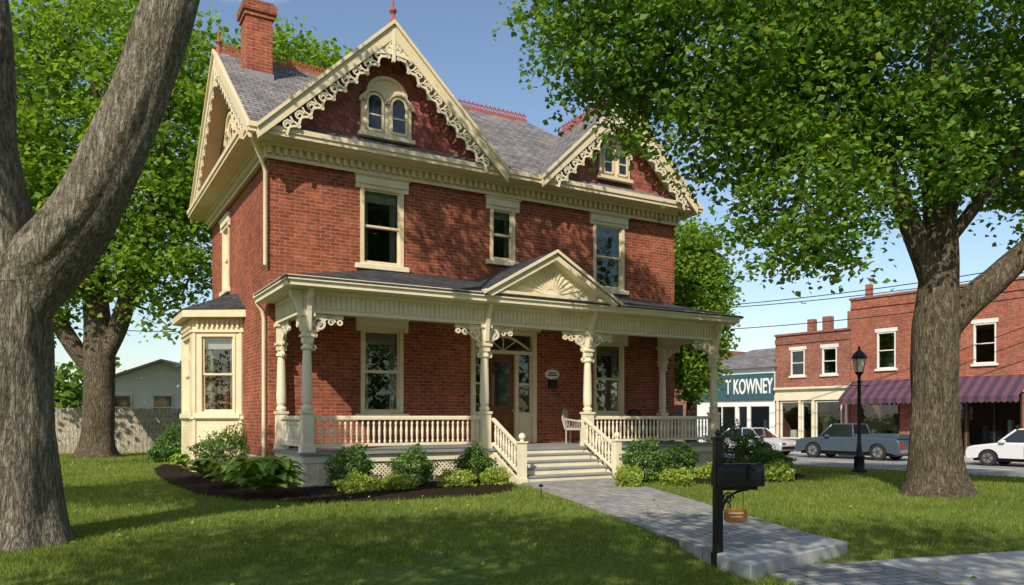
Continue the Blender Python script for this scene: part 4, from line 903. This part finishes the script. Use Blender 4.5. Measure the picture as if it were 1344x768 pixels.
# ------------------------------------------------------------------ cars
def car(name,w,q,rot,mat,kind):
    x,y=wq(w,q); P=empty(name,(x,y,-.449),RZ+rot)
    wl=1.42 if kind!='pickup' else 1.65; HL=2.3 if kind!='pickup' else 2.65; WD=.88; wr=.33 if kind!='pickup' else .38
    ar=wr+.06
    def arch(c): return [(c+ar*math.cos(a),max(.24,wr+ar*math.sin(a))) for a in [math.pi*(i/9) for i in range(10)]]
    hood,belt,deck=(.80,.92,.93) if kind=='sedan' else ((.86,.98,.98) if kind=='hatch' else (.98,1.06,1.02))
    low=[(-HL+.05,.26)]+[(c,z) for c,z in arch(-wl)][::-1]+[(c,z) for c,z in arch(wl)][::-1]+[(HL-.05,.26)]
    topp=[(HL,.4),(HL,.58),(HL-.08,hood-.1),(HL-.35,hood-.02),(.95 if kind!='pickup' else 1.25,belt),(-1.45,belt+.01),(-HL+.15,deck),(-HL,deck-.12),(-HL,.4)]
    pr=low+topp; n=len(pr); b=MB(); st=[(-WD,.965),(-WD+.05,1),(WD-.05,1),(WD,.965)]; vs=[]
    for yy,k in st: 
        for (a,c) in pr: vs.append((a*(1 if k==1 else .985),yy,c if k==1 else (.3+(c-.3)*.93)))
    fs=[tuple(range(n)),tuple(range(4*n-1,3*n-1,-1))]
    for s_ in range(3): fs+=[(s_*n+i,s_*n+(i+1)%n,(s_+1)*n+(i+1)%n,(s_+1)*n+i) for i in range(n)]
    b.add(vs,fs)
    if kind=='sedan': g=(1.0,-1.65,.35,-1.05,1.40)
    elif kind=='hatch': g=(1.05,-2.15,.45,-1.75,1.5)
    else: g=(1.3,-.45,.75,-.3,1.66)
    a0,a1,c0,c1,zt=g; zb=belt-.01; wb_,wt=WD-.06,WD-.24
    q1=[(a0,-wb_,zb),(a0,wb_,zb),(a1,wb_,zb),(a1,-wb_,zb)]; q2=[(c0,-wt,zt),(c0,wt,zt),(c1,wt,zt),(c1,-wt,zt)]
    gl=MB(); gl.add(q1+q2,[(0,1,5,4),(1,2,6,5),(2,3,7,6),(3,0,4,7),(0,3,2,1),(4,5,6,7)]); gl.obj('windows',P,[M['carglass']])
    for i in range(4): b.tube([q1[i],q2[i]],.045,6)
    if kind!='pickup':
        for f in (.42,.72):
            for s_ in (-1,1): b.tube([(a0+(a1-a0)*f,s_*wb_,zb),(c0+(c1-c0)*f,s_*wt,zt)],.03,6)
    b.add([(p[0],p[1],zt-.01) for p in q2]+[((p[0]-(c0+c1)/2)*.9+(c0+c1)/2,p[1]*.88,zt+.05) for p in q2],[(0,1,5,4),(1,2,6,5),(2,3,7,6),(3,0,4,7),(4,5,6,7),(0,3,2,1)])
    if kind=='pickup':
        for (x0,x1,y0,y1) in ((-2.6,-.5,-WD+.03,-WD+.11),(-2.6,-.5,WD-.11,WD-.03),(-2.6,-2.52,-WD+.11,WD-.11)): b.box(x0,x1,y0,y1,1.0,1.22)
    b.box(.75,.95,-WD-.12,-WD+.05,belt-.02,belt+.1); b.box(.75,.95,WD-.05,WD+.12,belt-.02,belt+.1)
    b.obj('body',P,[mat],smooth=True,bevel=.015)
    b=MB()
    for cx in (-wl,wl):
        for s_ in (-1,1):
            b.xf=XF(cx,s_*(WD-.1),1,0,0,1,wr); yy=.1
            pts=[(wr*math.cos(2*math.pi*i/20),wr*math.sin(2*math.pi*i/20)) for i in range(20)]; b.extr(pts,-yy,yy,0); b.extr([(p[0]*.62,p[1]*.62) for p in pts],yy*s_,yy*s_+.012*s_,1)
            for t in range(5): a=t*2*math.pi/5; b.ribbon([(0,0),(wr*.6*math.cos(a),wr*.6*math.sin(a))],.035,yy*s_+.012*s_,yy*s_+.022*s_,0)
    b.xf=I4; b.obj('wheels',P,[M['rubber'],M['rim']],smooth=True)
    b=MB(); b.box(-HL+.3,HL-.3,-WD+.1,WD-.1,.2,.5,0)
    b.box(HL-.02,HL+.04,-WD+.1,WD-.1,.36,.5,1 if kind=='pickup' else 0); b.box(-HL-.05,-HL+.02,-WD+.1,WD-.1,.36,.52,1 if kind=='pickup' else 0)
    for s_ in (-1,1): b.box(HL-.06,HL+.015,s_*.62-.15,s_*.62+.15,.58,.7,1); b.box(-HL-.015,-HL+.06,s_*.68-.13,s_*.68+.13,.6,.8,2)
    for s_ in (-1,1):
        for dx in (.1,-.75): b.box(dx-.004,dx+.004,s_*WD-.004,s_*WD+.004,.38,.84,0)
    b.obj('trim',P,[M['black'],M['rim'],M['red']])
car('parked_pickup_truck',35.8,20.0,0,M['carblue'],'pickup'); car('parked_car',35.6,25.6,math.pi,M['carsilver'],'sedan'); car('parked_car',35.6,12.2,0,M['carwhite'],'hatch')
# ------------------------------------------------------------------ utility poles + wires
for (x,y,h) in ((26.5,30,9.5),(-2,50,9.5)):
    e=empty('utility_pole',(x,y,-.45)); b=MB(); b.lathe(0,0,[(.16,0),(.1,h)],8); b.box(-1,1,-.06,.06,h-.7,h-.58)
    for k in (-.9,-.3,.4,.9): b.lathe(k,0,[(.03,h-.58),(.05,h-.48),(.02,h-.42)],6)
    b.obj('pole',e,[M['bark2']])
b=MB()
for dz,dxx in ((0,-.9),(.0,.9),(-1.2,0)):
    A=Vector((26.5+dxx,30,8.5+dz)); B=Vector((-2+dxx,50,8.5+dz)); b.tube([A.lerp(B,i/20)-Vector((0,0,1.1*4*(i/20)*(1-i/20))) for i in range(21)],.022,5)
A=Vector((-2,50,7.8)); B=Vector((-40,26,7)); b.tube([A.lerp(B,i/20)-Vector((0,0,1.5*4*(i/20)*(1-i/20))) for i in range(21)],.022,5)
b.obj('power_line',None,[M['black']])
# ------------------------------------------------------------------ light, sky, camera
EL=math.radians(38); ax_,ay_=-.30,-.954
sv=Vector((ax_*math.cos(EL),ay_*math.cos(EL),math.sin(EL)))
sd=bpy.data.lights.new('sun','SUN'); sd.energy=5.0; sd.angle=math.radians(.5); sd.color=(1,.92,.78); so=bpy.data.objects.new('sun',sd); link(so); so.rotation_euler=sv.to_track_quat('Z','Y').to_euler()
w=bpy.data.worlds.new('World'); scene.world=w; w.use_nodes=True; nt=w.node_tree; nt.nodes.clear()
sk=nt.nodes.new('ShaderNodeTexSky'); sk.sky_type='NISHITA'; sk.sun_disc=False; sk.sun_elevation=EL; sk.sun_rotation=math.atan2(ax_,ay_)%(2*math.pi); sk.air_density=1.1; sk.dust_density=.7; sk.ozone_density=1.5
tc=nt.nodes.new('ShaderNodeTexCoord'); mp=nt.nodes.new('ShaderNodeMapping'); mp.inputs['Scale'].default_value=(1.2,1.2,4.2); nz=nt.nodes.new('ShaderNodeTexNoise'); nz.inputs['Scale'].default_value=2.1; nz.inputs['Detail'].default_value=8; nz.inputs['Roughness'].default_value=.58
rp=nt.nodes.new('ShaderNodeValToRGB'); rp.color_ramp.elements[0].position=.52; rp.color_ramp.elements[0].color=(0,0,0,1); rp.color_ramp.elements[1].position=.74; rp.color_ramp.elements[1].color=(.75,.75,.75,1)
mx_=nt.nodes.new('ShaderNodeMix'); mx_.data_type='RGBA'; mx_.inputs[7].default_value=(6.2,6.5,6.8,1)
bg=nt.nodes.new('ShaderNodeBackground'); bg.inputs[1].default_value=.15; ou=nt.nodes.new('ShaderNodeOutputWorld')
nt.links.new(tc.outputs['Generated'],mp.inputs[0]); nt.links.new(mp.outputs[0],nz.inputs['Vector']); nt.links.new(nz.outputs['Fac'],rp.inputs[0]); nt.links.new(rp.outputs[0],mx_.inputs[0]); nt.links.new(sk.outputs[0],mx_.inputs[6]); nt.links.new(mx_.outputs[2],bg.inputs[0]); nt.links.new(bg.outputs[0],ou.inputs[0])
cd=bpy.data.cameras.new('camera'); cd.lens=27.05; cd.sensor_width=36; cd.shift_y=.122; cd.clip_end=3000; cam=bpy.data.objects.new('camera',cd); link(cam); cam.location=(0,0,1.55); cam.rotation_euler=(math.radians(90),0,0); scene.camera=cam
scene.view_settings.view_transform='Standard'; scene.view_settings.look='None'; scene.view_settings.exposure=0; scene.view_settings.gamma=1
